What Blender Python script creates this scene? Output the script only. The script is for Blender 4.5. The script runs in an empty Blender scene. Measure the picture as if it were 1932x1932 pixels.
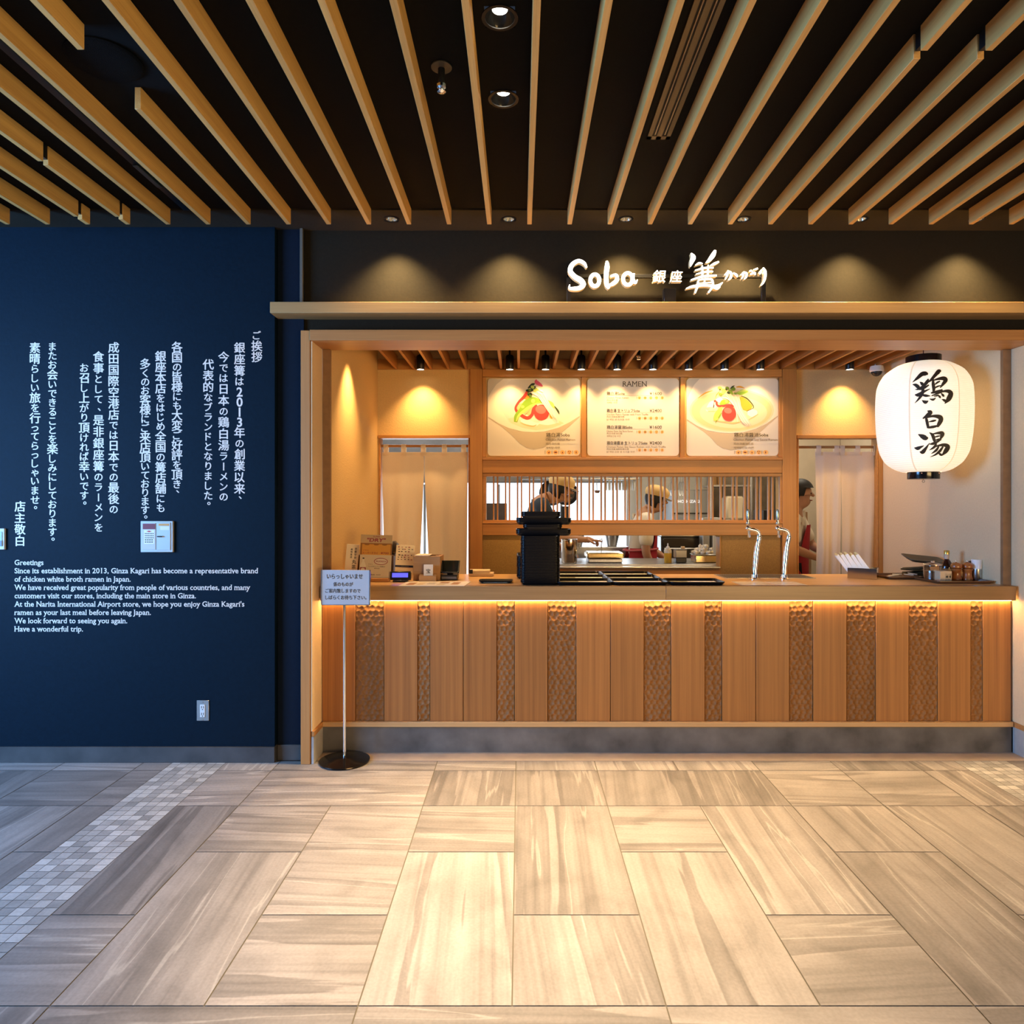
import bpy, math, random
from mathutils import Vector, Matrix, Euler
rnd = random.Random(7)
PI = math.pi
SC = bpy.context.scene
COL = SC.collection

# ---------------------------------------------------------------- camera, world, light, exposure
F, CX, CY, H = 1299.0, 981.0, 957.0, 1.456          # focal length in pixels, vanishing point, eye height
cam = bpy.data.objects.new('camera', bpy.data.cameras.new('camera'))
COL.objects.link(cam)
cam.location = (0, 0, H); cam.rotation_euler = (PI/2, 0, 0)
cam.data.sensor_width = 36; cam.data.lens = F/1932*36
cam.data.shift_x = -(CX-966)/1932; cam.data.shift_y = -(966-CY)/1932
cam.data.clip_start = .05
SC.camera = cam
SC.view_settings.view_transform = 'Standard'; SC.view_settings.look = 'None'
SC.view_settings.gamma = 1; SC.view_settings.use_curve_mapping = False
SC.view_settings.exposure = 0.0
w = bpy.data.worlds.new('hall'); SC.world = w; w.use_nodes = True
w.node_tree.nodes['Background'].inputs[0].default_value = (.42, .55, .85, 1)
w.node_tree.nodes['Background'].inputs[1].default_value = .05

def light(name, kind, loc, energy, color, target=None, size=.03, spot=60, blend=1.0, size_y=None, parent=None):
    L = bpy.data.lights.new(name, kind); L.energy = energy; L.color = color
    if kind == 'AREA':
        L.shape = 'RECTANGLE'; L.size = size; L.size_y = size_y or size
    else:
        L.shadow_soft_size = size
    if kind == 'SPOT':
        L.spot_size = math.radians(spot); L.spot_blend = blend
    o = bpy.data.objects.new(name, L); COL.objects.link(o)
    o.location = loc
    if target is not None:
        o.rotation_euler = (Vector(target)-Vector(loc)).to_track_quat('-Z', 'Y').to_euler()
    if parent is not None:
        o.parent = parent; o.location = Vector(loc)-WO[parent.name]
    return o
WO = {}
WARM = (1, .60, .24); WARMW = (1, .74, .42); COOL = (.20, .49, 1)
# assumed blue daylight from the left and an added soft fill behind the viewer
light('assumed_daylight', 'AREA', (-4.9, 1.4, 1.75), 460, COOL, (-1.0, 2.6, .9), 2.2, size_y=2.0)  # assumed source: unseen area light, no window is built there
light('unseen_hall_fill', 'AREA', (1.5, -4.0, 2.6), 34, (.92, .84, .86), (1.0, 4, 1.0), 5, size_y=1.6)  # unseen area light added as soft fill, no fitting behind it
# warm fill light, added to brighten the slats, thrown up under the ceiling
light('slat_fill', 'AREA', (3.6, -2.6, .9), 260, (1, .66, .28), (1.6, 1.6, 3.0), 3.5, size_y=1.2)

# ---------------------------------------------------------------- helpers
def P(px, py, Y):
    return Vector(((px-CX)*Y/F, Y, H-(py-CY)*Y/F))
def PX(px, Y): return (px-CX)*Y/F
def PZ(py, Y): return H-(py-CY)*Y/F
ZT = .994                                             # height of the counter top
def YT(py): return (H-ZT)*F/(py-CY)                    # distance at which something stands on it

def nt(name):
    m = bpy.data.materials.new(name); m.use_nodes = True
    return m, m.node_tree.nodes, m.node_tree.links, m.node_tree.nodes['Principled BSDF']
def c4(c): return (c[0], c[1], c[2], 1)
def mat(name, base, rough=.5, metal=0, emit=None, strength=0, trans=0, ior=1.45, coat=0, noise=0, nscale=40, bump=0, spec=.5):
    m, N, L, b = nt(name); b.inputs['Specular IOR Level'].default_value = spec
    b.inputs['Base Color'].default_value = c4(base); b.inputs['Roughness'].default_value = rough
    b.inputs['Metallic'].default_value = metal; b.inputs['IOR'].default_value = ior
    b.inputs['Transmission Weight'].default_value = trans; b.inputs['Coat Weight'].default_value = coat
    if emit:
        b.inputs['Emission Color'].default_value = c4(emit); b.inputs['Emission Strength'].default_value = strength
    if noise or bump:
        t = N.new('ShaderNodeTexCoord'); n = N.new('ShaderNodeTexNoise')
        n.inputs['Scale'].default_value = nscale; n.inputs['Detail'].default_value = 5
        L.new(t.outputs['Object'], n.inputs['Vector'])
        if noise:
            r = N.new('ShaderNodeValToRGB')
            r.color_ramp.elements[0].position = .3; r.color_ramp.elements[1].position = .7
            r.color_ramp.elements[0].color = c4([x*(1-noise) for x in base]); r.color_ramp.elements[1].color = c4([min(1, x*(1+noise)) for x in base])
            L.new(n.outputs['Fac'], r.inputs['Fac']); L.new(r.outputs['Color'], b.inputs['Base Color'])
        if bump:
            bp = N.new('ShaderNodeBump'); bp.inputs['Strength'].default_value = bump; bp.inputs['Distance'].default_value = .01
            L.new(n.outputs['Fac'], bp.inputs['Height']); L.new(bp.outputs['Normal'], b.inputs['Normal'])
    return m
def wood(name, dark, lite, axis, rough=.45, cross=26, along=.9, fine=.35):
    """straight grained timber; axis is the direction of the grain"""
    m, N, L, b = nt(name)
    t = N.new('ShaderNodeTexCoord'); oi = N.new('ShaderNodeObjectInfo')
    add = N.new('ShaderNodeVectorMath'); add.operation = 'MULTIPLY_ADD'
    comb = N.new('ShaderNodeCombineXYZ')
    for i in range(3): L.new(oi.outputs['Random'], comb.inputs[i])
    L.new(comb.outputs[0], add.inputs[0]); add.inputs[1].default_value = (13, 7, 9)
    L.new(t.outputs['Object'], add.inputs[2])
    def noise(sc_cross, sc_along, detail):
        mp = N.new('ShaderNodeMapping'); s = [sc_cross]*3; s['XYZ'.index(axis)] = sc_along
        mp.inputs['Scale'].default_value = s
        L.new(add.outputs[0], mp.inputs['Vector'])
        n = N.new('ShaderNodeTexNoise'); n.inputs['Scale'].default_value = 1; n.inputs['Detail'].default_value = detail
        L.new(mp.outputs[0], n.inputs['Vector']); return n
    n1 = noise(cross, along, 4); n2 = noise(cross*7, along*5, 2)
    mx = N.new('ShaderNodeMix'); mx.data_type = 'FLOAT'; mx.inputs[0].default_value = fine
    L.new(n1.outputs['Fac'], mx.inputs[2]); L.new(n2.outputs['Fac'], mx.inputs[3])
    r = N.new('ShaderNodeValToRGB')
    r.color_ramp.elements[0].position = .33; r.color_ramp.elements[1].position = .66
    r.color_ramp.elements[0].color = c4(dark); r.color_ramp.elements[1].color = c4(lite)
    L.new(mx.outputs[0], r.inputs['Fac'])
    hs = N.new('ShaderNodeHueSaturation')
    mr = N.new('ShaderNodeMapRange'); mr.inputs[3].default_value = .9; mr.inputs[4].default_value = 1.1
    L.new(oi.outputs['Random'], mr.inputs[0]); L.new(mr.outputs[0], hs.inputs['Value'])
    L.new(r.outputs['Color'], hs.inputs['Color']); L.new(hs.outputs['Color'], b.inputs['Base Color'])
    b.inputs['Roughness'].default_value = rough
    return m

class B:
    """collects shapes in world coordinates for one mesh object"""
    def __init__(s): s.v = []; s.f = []; s.mi = []; s.cur = 0
    def add(s, vs, fs):
        k = len(s.v); s.v += [tuple(v) for v in vs]; s.f += [tuple(i+k for i in f) for f in fs]; s.mi += [s.cur]*len(fs); return s
    def box(s, x0, x1, y0, y1, z0, z1, bev=0, M=None):
        if x0 > x1: x0, x1 = x1, x0
        if y0 > y1: y0, y1 = y1, y0
        if z0 > z1: z0, z1 = z1, z0
        lo = (x0, y0, z0); hi = (x1, y1, z1); b = min(bev, .49*min(x1-x0, y1-y0, z1-z0))
        if b <= 0:
            vs = [Vector((hi[0] if i & 1 else lo[0], hi[1] if i & 2 else lo[1], hi[2] if i & 4 else lo[2])) for i in range(8)]
            fs = [(0, 2, 3, 1), (4, 5, 7, 6), (0, 1, 5, 4), (2, 6, 7, 3), (0, 4, 6, 2), (1, 3, 7, 5)]
        else:
            vs = []; idx = {}
            for i in range(8):
                sg = [1 if i & (1 << a) else 0 for a in range(3)]
                for a in range(3):
                    p = [(hi[k]-(0 if k == a else b)) if sg[k] else (lo[k]+(0 if k == a else b)) for k in range(3)]
                    idx[(i, a)] = len(vs); vs.append(Vector(p))
            fs = []
            for a in range(3):
                u, w_ = (a+1) % 3, (a+2) % 3
                for sd in (0, 1):
                    c = [(sd << a) | (p << u) | (q << w_) for p, q in ((0, 0), (1, 0), (1, 1), (0, 1))]
                    q = [idx[(k, a)] for k in c]; fs.append(tuple(q if sd else q[::-1]))
                for p in (0, 1):
                    for q in (0, 1):
                        i0 = (p << u) | (q << w_); i1 = i0 | (1 << a)
                        e = [idx[(i0, u)], idx[(i1, u)], idx[(i1, w_)], idx[(i0, w_)]]
                        fs.append(tuple(e if p != q else e[::-1]))
            for i in range(8):
                t = [idx[(i, 0)], idx[(i, 1)], idx[(i, 2)]]
                fs.append(tuple(t if bin(i).count('1') % 2 else t[::-1]))
        if M is not None: vs = [M @ v for v in vs]
        return s.add(vs, fs)
    def lathe(s, prof, c=(0, 0, 0), n=32, M=None, cap=True, a0=0, a1=2*PI):
        """prof: [(r, z)] from bottom to top about the vertical through c"""
        full = abs(a1-a0-2*PI) < 1e-6; k = n if full else n+1
        vs = []; fs = []
        for r, z in prof:
            for i in range(k):
                a = a0+(a1-a0)*i/n; vs.append(Vector((r*math.cos(a), r*math.sin(a), z)))
        for j in range(len(prof)-1):
            for i in range(n):
                i2 = (i+1) % k
                fs.append((j*k+i, j*k+i2, (j+1)*k+i2, (j+1)*k+i))
        if cap and full:
            if prof[0][0] > 1e-5: fs.append(tuple(range(k))[::-1])
            if prof[-1][0] > 1e-5: fs.append(tuple((len(prof)-1)*k+i for i in range(k)))
        c = Vector(c)
        vs = [(M @ v if M is not None else v)+c for v in vs]
        return s.add(vs, fs)
    def tube(s, pts, r, n=10, closed=False):
        pts = [Vector(p) for p in pts]; m = len(pts); vs = []; fs = []
        up = None
        for i, p in enumerate(pts):
            a = pts[(i-1) % m] if (closed or i > 0) else p; b = pts[(i+1) % m] if (closed or i < m-1) else p
            d = (b-a).normalized()
            if up is None:
                up = Vector((0, 0, 1)) if abs(d.z) < .9 else Vector((1, 0, 0))
            x = d.cross(up).normalized(); y = x.cross(d).normalized(); up = y
            rr = r[i] if isinstance(r, (list, tuple)) else r
            for k in range(n):
                t = 2*PI*k/n; vs.append(p+x*(rr*math.cos(t))+y*(rr*math.sin(t)))
        for i in range(m if closed else m-1):
            for k in range(n):
                a = i*n+k; b = i*n+(k+1) % n; i2 = (i+1) % m
                fs.append((a, b, i2*n+(k+1) % n, i2*n+k))
        if not closed:
            fs.append(tuple(range(n))[::-1]); fs.append(tuple((m-1)*n+k for k in range(n)))
        return s.add(vs, fs)
    def cyl(s, p0, p1, r, r1=None, n=20):
        return s.tube([p0, p1], [r, r if r1 is None else r1], n)
    def prism(s, poly, y0, y1, back=True):
        """poly: [(x, z)] outline facing the viewer (-Y), solid from y0 (front) to y1"""
        n = len(poly); ar = sum(poly[i][0]*poly[(i+1) % n][1]-poly[(i+1) % n][0]*poly[i][1] for i in range(n))
        if ar < 0: poly = poly[::-1]
        vs = [(x, y0, z) for x, z in poly]+[(x, y1, z) for x, z in poly]
        fs = [tuple(range(n))]+[(i, i+n, (i+1) % n+n, (i+1) % n) for i in range(n)]
        if back: fs.append(tuple(range(n, 2*n))[::-1])
        return s.add(vs, fs)
    def flat(s, poly, y):
        n = len(poly); ar = sum(poly[i][0]*poly[(i+1) % n][1]-poly[(i+1) % n][0]*poly[i][1] for i in range(n))
        if ar < 0: poly = poly[::-1]
        return s.add([(x, y, z) for x, z in poly], [tuple(range(n))])
    def ball(s, c, r, n=12, m=8, M=None):
        r = r if isinstance(r, (tuple, list)) else (r, r, r); c = Vector(c); vs = []; fs = []
        for j in range(m+1):
            t = PI*j/m
            for i in range(n):
                a = 2*PI*i/n; v = Vector((r[0]*math.sin(t)*math.cos(a), r[1]*math.sin(t)*math.sin(a), -r[2]*math.cos(t)))
                vs.append((M @ v if M is not None else v)+c)
        for j in range(m):
            for i in range(n):
                i2 = (i+1) % n; fs.append((j*n+i, j*n+i2, (j+1)*n+i2, (j+1)*n+i))
        return s.add(vs, fs)
    def mesh(s, name, mats, org, smooth=True, angle=38):
        me = bpy.data.meshes.new(name)
        o = Vector(org)
        me.from_pydata([tuple(Vector(v)-o) for v in s.v], [], s.f)
        for m in (mats if isinstance(mats, (list, tuple)) else [mats]): me.materials.append(m)
        if any(s.mi): me.polygons.foreach_set('material_index', s.mi)
        if smooth:
            me.polygons.foreach_set('use_smooth', [True]*len(me.polygons)); me.set_sharp_from_angle(angle=math.radians(angle))
        me.update(); return me
    def base(s):
        xs = [v[0] for v in s.v]; ys = [v[1] for v in s.v]; zs = [v[2] for v in s.v]
        return Vector(((min(xs)+max(xs))/2, (min(ys)+max(ys))/2, min(zs)))
    def obj(s, name, mats, parent=None, smooth=True, angle=38):
        """one mesh object: a part of parent, or (parent None) top-level with its origin at its base"""
        org = WO[parent.name] if parent is not None else s.base()
        o = bpy.data.objects.new(name, s.mesh(name, mats, org, smooth, angle)); COL.objects.link(o)
        if parent is not None: o.parent = parent
        else: o.location = org
        WO[o.name] = Vector(org); return o

def tag(o, label, cat, group=None):
    o['label'] = label; o['category'] = cat
    if group: o['group'] = group
    return o
def thing(name, label, cat, loc, group=None):
    o = bpy.data.objects.new(name, None); COL.objects.link(o); o.location = loc; o.empty_display_size = .05
    WO[o.name] = Vector(loc); return tag(o, label, cat, group)
def struct(o, label=None, cat=None):
    o['kind'] = 'structure'
    if label: o['label'] = label
    if cat: o['category'] = cat
    return o
def dup(root, loc, label=None, rot=None):
    def cp(o, par):
        c = o.copy(); COL.objects.link(c)
        if par is not None: c.parent = par
        for ch in o.children: cp(ch, c)
        return c
    c = cp(root, None); c.location = loc
    if label: c['label'] = label
    if rot is not None: c.rotation_euler = rot
    WO[c.name] = Vector(loc); return c
def cells(a0, a1, b0, b1, holes):
    """rectangles that tile [a0,a1]x[b0,b1] less the holes"""
    A = sorted({a0, a1, *[h[0] for h in holes], *[h[1] for h in holes]}); Bv = sorted({b0, b1, *[h[2] for h in holes], *[h[3] for h in holes]})
    A = [a for a in A if a0 <= a <= a1]; Bv = [b for b in Bv if b0 <= b <= b1]
    for i in range(len(A)-1):
        for j in range(len(Bv)-1):
            ca, cb = (A[i]+A[i+1])/2, (Bv[j]+Bv[j+1])/2
            if not any(h[0] < ca < h[1] and h[2] < cb < h[3] for h in holes): yield A[i], A[i+1], Bv[j], Bv[j+1]
ORD = ['first', 'second', 'third', 'fourth', 'fifth', 'sixth', 'seventh', 'eighth', 'ninth', 'tenth', 'eleventh', 'twelfth', 'thirteenth', 'fourteenth',
       'fifteenth', 'sixteenth', 'seventeenth', 'eighteenth', 'nineteenth', 'twentieth', 'twenty-first', 'twenty-second', 'twenty-third', 'twenty-fourth',
       'twenty-fifth', 'twenty-sixth', 'twenty-seventh', 'twenty-eighth', 'twenty-ninth', 'thirtieth', 'thirty-first', 'thirty-second', 'thirty-third', 'thirty-fourth', 'thirty-fifth']

# writing: the built-in typeface turned into flat faces, and a brush for hand-written marks
_G = {}
def layers(s, bold):
    """east asian characters are thickened by overlaying shifted copies"""
    if bold and any(ord(ch) > 0x2e80 for ch in s): return 0.0, ((0, 0), (-bold, 0), (bold, 0), (0, bold*.6), (0, -bold*.6))
    return bold, ((0, 0),)
def serifs(s):
    """small slabs at the ends of the upright stems of roman letters"""
    vs, fs = glyph(s, 0.02); cnt = {}
    for f in fs:
        for a, b_ in zip(f, f[1:]+f[:1]): cnt[(min(a, b_), max(a, b_))] = cnt.get((min(a, b_), max(a, b_)), 0)+1
    out = []; of = []
    for (a, b_), n in cnt.items():
        if n != 1: continue
        (x0, y0), (x1, y1) = vs[a], vs[b_]; l = abs(x1-x0)
        if .03 < l < .17 and abs(y1-y0) < .02:
            ym = (y0+y1)/2; ext = [vs[i][1]-ym for f in fs if a in f and b_ in f for i in f]; up = max(ext) > .05; k = len(out)
            if max(map(abs, ext)) < .16: continue
            x0, x1 = min(x0, x1)-.045, max(x0, x1)+.045
            ya, yb = (ym, ym+.045) if up else (ym-.045, ym)
            out += [(x0, ya), (x1, ya), (x1, yb), (x0, yb)]; of.append((k, k+1, k+2, k+3))
    return out, of
def glyph(s, bold=0.0):
    if (s, bold) not in _G:
        c = bpy.data.curves.new('t', 'FONT'); c.body = s; c.offset = bold; c.resolution_u = 3
        o = bpy.data.objects.new('t', c); COL.objects.link(o)
        dg = bpy.context.evaluated_depsgraph_get()
        me = bpy.data.meshes.new_from_object(o.evaluated_get(dg))
        vs = [(v.co.x, v.co.y) for v in me.vertices]; fs = [tuple(p.vertices) for p in me.polygons]
        bpy.data.objects.remove(o); bpy.data.curves.remove(c); bpy.data.meshes.remove(me)
        _G[(s, bold)] = (vs, fs)
    return _G[(s, bold)]
def write(b, s, x0, x1, zc, hz, y, bold=0.0, slant=0, ref=None, slab=False):
    """text s between x0 and x1, its letters hz tall (ref: lowest and highest of them), centred on zc, on the plane y"""
    bo, lay = layers(s, bold); vs, fs = glyph(s, bo)
    if not vs: return
    lx = min(v[0] for v in vs); hx = max(v[0] for v in vs)
    lz, hh = ref or (min(v[1] for v in vs), max(v[1] for v in vs))
    k = hz/(hh-lz); kx = (x1-x0)/(hx-lx)
    for q, (dx, dy) in enumerate(lay):
        out = []
        for vx, vy in vs:
            z = zc-hz/2+(vy+dy-lz)*k; out.append((x0+(vx+dx-lx)*kx+slant*(z-zc), y-.0001*q, z))
        b.add(out, fs)
    if slab:
        sv, sf = serifs(s); b.add([(x0+(vx-lx)*kx, y-.0003, zc-hz/2+(vy-lz)*k) for vx, vy in sv], sf)
def char(b, ch, xc, zc, size, y, bold=.0):
    bo, lay = layers(ch, bold); vs, fs = glyph(ch, bo)
    if ch == 'ー':                                    # upright stroke in vertical writing
        vs = [(v[1]+.13, -v[0]+.85) for v in vs]; lx, hx = 0, 1
    dz = .27 if ch in '、。' else 0; dx0 = .37 if ch in '、。' else 0
    lx = min(v[0] for v in vs); hx = max(v[0] for v in vs); mid = .5 if dz else (lx+hx)/2
    for q, (dx, dy) in enumerate(lay):
        b.add([(xc+(vx+dx-mid+dx0)*size, y-.0001*q, zc+(vy+dy-.38+dz)*size) for vx, vy in vs], fs)
def catmull(pts, n=6):
    out = []
    for i in range(len(pts)-1):
        p0 = pts[max(i-1, 0)]; p1 = pts[i]; p2 = pts[i+1]; p3 = pts[min(i+2, len(pts)-1)]
        for k in range(n):
            t = k/n
            out.append(tuple(.5*((2*b_)+(-a+c)*t+(2*a-5*b_+4*c-d)*t*t+(-a+3*b_-3*c+d)*t**3) for a, b_, c, d in zip(p0, p1, p2, p3)))
    out.append(tuple(pts[-1])); return out
def ribbon(pts, closed=False, n=6):
    """brush stroke [(x, y, width)] in any plane -> two edge lists"""
    q = catmull(list(pts)+([pts[0], pts[1]] if closed else []), n)
    if closed: q = q[:len(pts)*n+1]
    L_, R_ = [], []
    for i, p in enumerate(q):
        a = q[max(i-1, 0)]; b_ = q[min(i+1, len(q)-1)]
        dx, dy = b_[0]-a[0], b_[1]-a[1]; l = math.hypot(dx, dy) or 1
        nx, ny = -dy/l, dx/l; wd = max(p[2], 1e-6)/2
        L_.append((p[0]+nx*wd, p[1]+ny*wd)); R_.append((p[0]-nx*wd, p[1]-ny*wd))
    return L_, R_
def stroke(b, pts, conv, y, closed=False, n=6, thick=0):
    """conv maps stroke coordinates to (x, z)"""
    L_, R_ = ribbon(pts, closed, n); k = len(L_)
    A = [conv(*p) for p in L_]; C = [conv(*p) for p in R_]
    vs = [(x, y, z) for x, z in A]+[(x, y, z) for x, z in C]
    def face(i): return (i, i+1, k+i+1, k+i)
    v = [vs[j] for j in face(0)]
    ar = sum(A[i][0]*A[i+1][1]-A[i+1][0]*A[i][1] for i in range(k-1))
    fs = [face(i) for i in range(k-1)]
    # face towards the viewer
    x0, z0 = A[k//2]; x1, z1 = A[min(k//2+1, k-1)]; x2, z2 = C[k//2]
    if (x1-x0)*(z2-z0)-(z1-z0)*(x2-x0) < 0: fs = [f[::-1] for f in fs]
    if thick:
        m = len(vs); vs = vs+[(x, y+thick, z) for x, _, z in vs]
        side = []
        for i in range(k-1):
            side += [(i, i+1, m+i+1, m+i), (k+i, k+i+1, m+k+i+1, m+k+i)]
        side += [(0, k, m+k, m), (k-1, 2*k-1, m+2*k-1, m+k-1)]
        rear = side+[tuple(j+m for j in f[::-1]) for f in fs[:k-1]]; b.add(vs, fs); c0 = b.cur; b.cur = 1; b.add(vs, rear); b.cur = c0; return
    b.add(vs, fs)
def ellipse(cx, cy, rx, ry, n=28, rot=0):
    return [(cx+rx*math.cos(t)*math.cos(rot)-ry*math.sin(t)*math.sin(rot), cy+rx*math.cos(t)*math.sin(rot)+ry*math.sin(t)*math.cos(rot)) for t in [2*PI*i/n for i in range(n)]]
def rrect(x0, x1, z0, z1, r, n=6):
    out = []
    for cx, cz, a in ((x1-r, z1-r, 0), (x0+r, z1-r, 90), (x0+r, z0+r, 180), (x1-r, z0+r, 270)):
        for i in range(n+1):
            t = math.radians(a+90*i/n); out.append((cx+r*math.cos(t), cz+r*math.sin(t)))
    return out

# ---------------------------------------------------------------- materials
slat_wood = wood('slat timber', (.50, .27, .075), (.66, .39, .12), 'Y', .5, 30, 1.2)
beam_wood = wood('beam timber', (.34, .19, .068), (.45, .27, .10), 'X', .45, 30, .8)
frame_x = wood('frame timber across', (.37, .155, .042), (.49, .225, .066), 'X', .45, 34, .8)
frame_z = wood('frame timber upright', (.37, .155, .042), (.49, .225, .066), 'Z', .45, 34, .8)
back_x = wood('shop timber across', (.40, .165, .036), (.51, .23, .056), 'X', .45, 34, .8)
back_z = wood('shop timber upright', (.40, .165, .036), (.51, .23, .056), 'Z', .45, 34, .8)
top_wood = wood('counter timber', (.50, .29, .12), (.64, .39, .17), 'X', .32, 26, .7)
panel_wood = wood('panel timber', (.25, .094, .021), (.39, .157, .037), 'Z', .5, 40, .5, .3)
carve_wood = wood('carved timber', (.20, .088, .026), (.28, .125, .04), 'Z', .62, 12, 1.5, .3); carve_wood.node_tree.nodes['Principled BSDF'].inputs['Specular IOR Level'].default_value = .25
inner_slat = wood('inner slat timber', (.32, .125, .030), (.43, .185, .05), 'Y', .5, 30, 1.2)
box_wood = wood('box timber', (.33, .17, .06), (.44, .24, .09), 'X', .5, 40, 2)
navy = mat('navy paint', (.0012, .0072, .0155), .6, noise=.12, nscale=60, bump=.08, spec=.12)
recess_navy = mat('dark navy paint', (.003, .007, .016), .6, noise=.1, nscale=60, spec=.12)
header_black = mat('charcoal paint', (.014, .0115, .007), .85, noise=.1, nscale=70, bump=.05, spec=.1)
ceil_black = mat('black ceiling paint', (.0045, .0040, .0036), .85, noise=.15, nscale=50, spec=.15)
band_black = mat('soffit paint', (.022, .018, .012), .8, noise=.1, nscale=50, spec=.2)
plaster = mat('beige plaster', (.66, .44, .185), .85, noise=.05, nscale=90, bump=.15)
plaster_lt = mat('pale plaster', (.68, .50, .29), .85, noise=.03, nscale=90, bump=.12)
concrete = mat('concrete plinth', (.115, .105, .095), .7, noise=.45, nscale=5, bump=.05)
base_dark = mat('slate baseboard', (.055, .05, .048), .6, noise=.35, nscale=6)
blackm = mat('matt black metal', (.008, .008, .009), .35)
blackp = mat('black lacquer', (.004, .004, .005), .3, spec=.22)
chrome = mat('chrome', (.82, .82, .82), .08, 1)
steel = mat('brushed steel', (.55, .54, .52), .28, 1, noise=.1, nscale=80)
white_lamp = mat('lamp glow', (1, .95, .85), .5, emit=(1, .90, .72), strength=14)
# ---------------------------------------------------------------- floor
def floor_mat():
    m, N, L, b = nt('stone floor tiles')
    uv = N.new('ShaderNodeUVMap'); uv.uv_map = 'UVMap'
    at = N.new('ShaderNodeAttribute'); at.attribute_name = 'tint'
    sep = N.new('ShaderNodeSeparateColor'); L.new(at.outputs['Color'], sep.inputs[0])
    def noise(sx, sy, sc, det, src, dist=0):
        mp = N.new('ShaderNodeMapping'); mp.inputs['Scale'].default_value = (sx, sy, 1)
        L.new(src, mp.inputs['Vector'])
        n = N.new('ShaderNodeTexNoise'); n.inputs['Scale'].default_value = sc; n.inputs['Detail'].default_value = det
        n.inputs['Distortion'].default_value = dist
        L.new(mp.outputs[0], n.inputs['Vector']); return n
    def ramp(src, stops):
        r = N.new('ShaderNodeValToRGB'); e = r.color_ramp.elements
        e[0].position, e[0].color = stops[0][0], c4([stops[0][1]]*3); e[1].position, e[1].color = stops[1][0], c4([stops[1][1]]*3)
        for p, v in stops[2:]:
            x = e.new(p); x.color = c4([v]*3)
        L.new(src, r.inputs['Fac']); return r
    def mix(kind, fac, a, c):
        x = N.new('ShaderNodeMix'); x.data_type = 'RGBA'; x.blend_type = kind
        if isinstance(fac, (int, float)): x.inputs[0].default_value = fac
        else: L.new(fac, x.inputs[0])
        for s, v in ((6, a), (7, c)):
            if isinstance(v, tuple): x.inputs[s].default_value = v
            else: L.new(v, x.inputs[s])
        return x.outputs[2]
    u = uv.outputs[0]
    n1 = noise(.20, 3.4, 1.0, 5, u, .10)           # broad bedding bands
    n2 = noise(.5, 26, 1.0, 6, u, .05)            # fine streaks
    n3 = noise(3, 4.5, 1.2, 7, u, .8)               # cloud
    n4 = noise(90, 90, 1, 2, u)                   # grit
    band = ramp(n1.outputs['Fac'], [(.30, .66), (.41, .95), (.468, 1.09), (.474, .69), (.525, .84), (.60, 1.04), (.70, .74)])
    streak = ramp(n2.outputs['Fac'], [(.30, .70), (.45, .97), (.56, 1.05), (.72, .84)])
    cloud = ramp(n3.outputs['Fac'], [(.3, .80), (.48, .98), (.7, 1.12)])
    grit = ramp(n4.outputs['Fac'], [(.35, .93), (.65, 1.05)])
    vein = ramp(n1.outputs['Fac'], [(.5385, 0), (.545, .55), (.5515, 0)])
    col = mix('MULTIPLY', 1.0, (.275, .245, .228, 1), band.outputs[0])
    col = mix('MULTIPLY', 1.0, col, streak.outputs[0])
    col = mix('MULTIPLY', 1.0, col, cloud.outputs[0])
    col = mix('MIX', vein.outputs[0], col, (.50, .46, .42, 1))
    plain = mix('MULTIPLY', 1.0, (.36, .345, .33, 1), cloud.outputs[0])
    col = mix('MIX', sep.outputs[1], col, plain)
    cb = N.new('ShaderNodeCombineColor')
    for i in range(3): L.new(sep.outputs[0], cb.inputs[i])
    col = mix('MULTIPLY', 1.0, col, cb.outputs[0])
    col = mix('MULTIPLY', 1.0, col, grit.outputs[0])
    L.new(col, b.inputs['Base Color'])
    b.inputs['Roughness'].default_value = .5; b.inputs['Specular IOR Level'].default_value = .35
    bp = N.new('ShaderNodeBump'); bp.inputs['Strength'].default_value = .12; bp.inputs['Distance'].default_value = .004
    L.new(n3.outputs['Fac'], bp.inputs['Height']); L.new(bp.outputs[0], b.inputs['Normal'])
    return m
R = [(3.807, 3.952), (3.358, 3.807), (2.908, 3.358), (2.459, 2.908), (2.010, 2.459), (1.561, 2.010)]
tiles = []
def tl(x0, x1, ra, rb=None, d=None):
    y0 = R[ra if rb is None else rb][0]; y1 = R[ra][1]; tiles.append((x0, x1, y0, y1, d))
a_, b_, bm, c_, d_, e_, f_, g_, h_, i_, j_ = -1.676, -1.373, -.923, -.473, -.023, .427, .877, 1.327, 1.777, 2.227, 2.49
tl(a_, b_, 0); tl(a_, b_, 1); tl(a_, b_, 2, 3, 'y'); tl(a_, b_, 4)
tl(b_, c_, 0); tl(b_, c_, 1, None, 'x'); tl(b_, bm, 2); tl(b_, bm, 3, 4, 'y'); tl(bm, c_, 2, 3, 'x'); tl(bm, c_, 4, None, 'x')
tl(c_, d_, 0); tl(c_, d_, 1, None, 'y'); tl(c_, d_, 2, None, 'x'); tl(c_, d_, 3, 4, 'y')
tl(d_, e_, 0); tl(d_, e_, 1); tl(d_, e_, 2, 3, 'y'); tl(d_, e_, 4, None, 'y')
tl(e_, f_, 0); tl(f_, g_, 0); tl(e_, g_, 1, None, 'y'); tl(e_, f_, 2, None, 'x'); tl(e_, f_, 3, 4, 'y')
tl(f_, g_, 2, 3, 'y'); tl(f_, g_, 4, None, 'x')
tl(g_, h_, 0); tl(g_, h_, 1); tl(g_, h_, 2, None, 'y'); tl(g_, h_, 3, 4, 'y')
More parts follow.
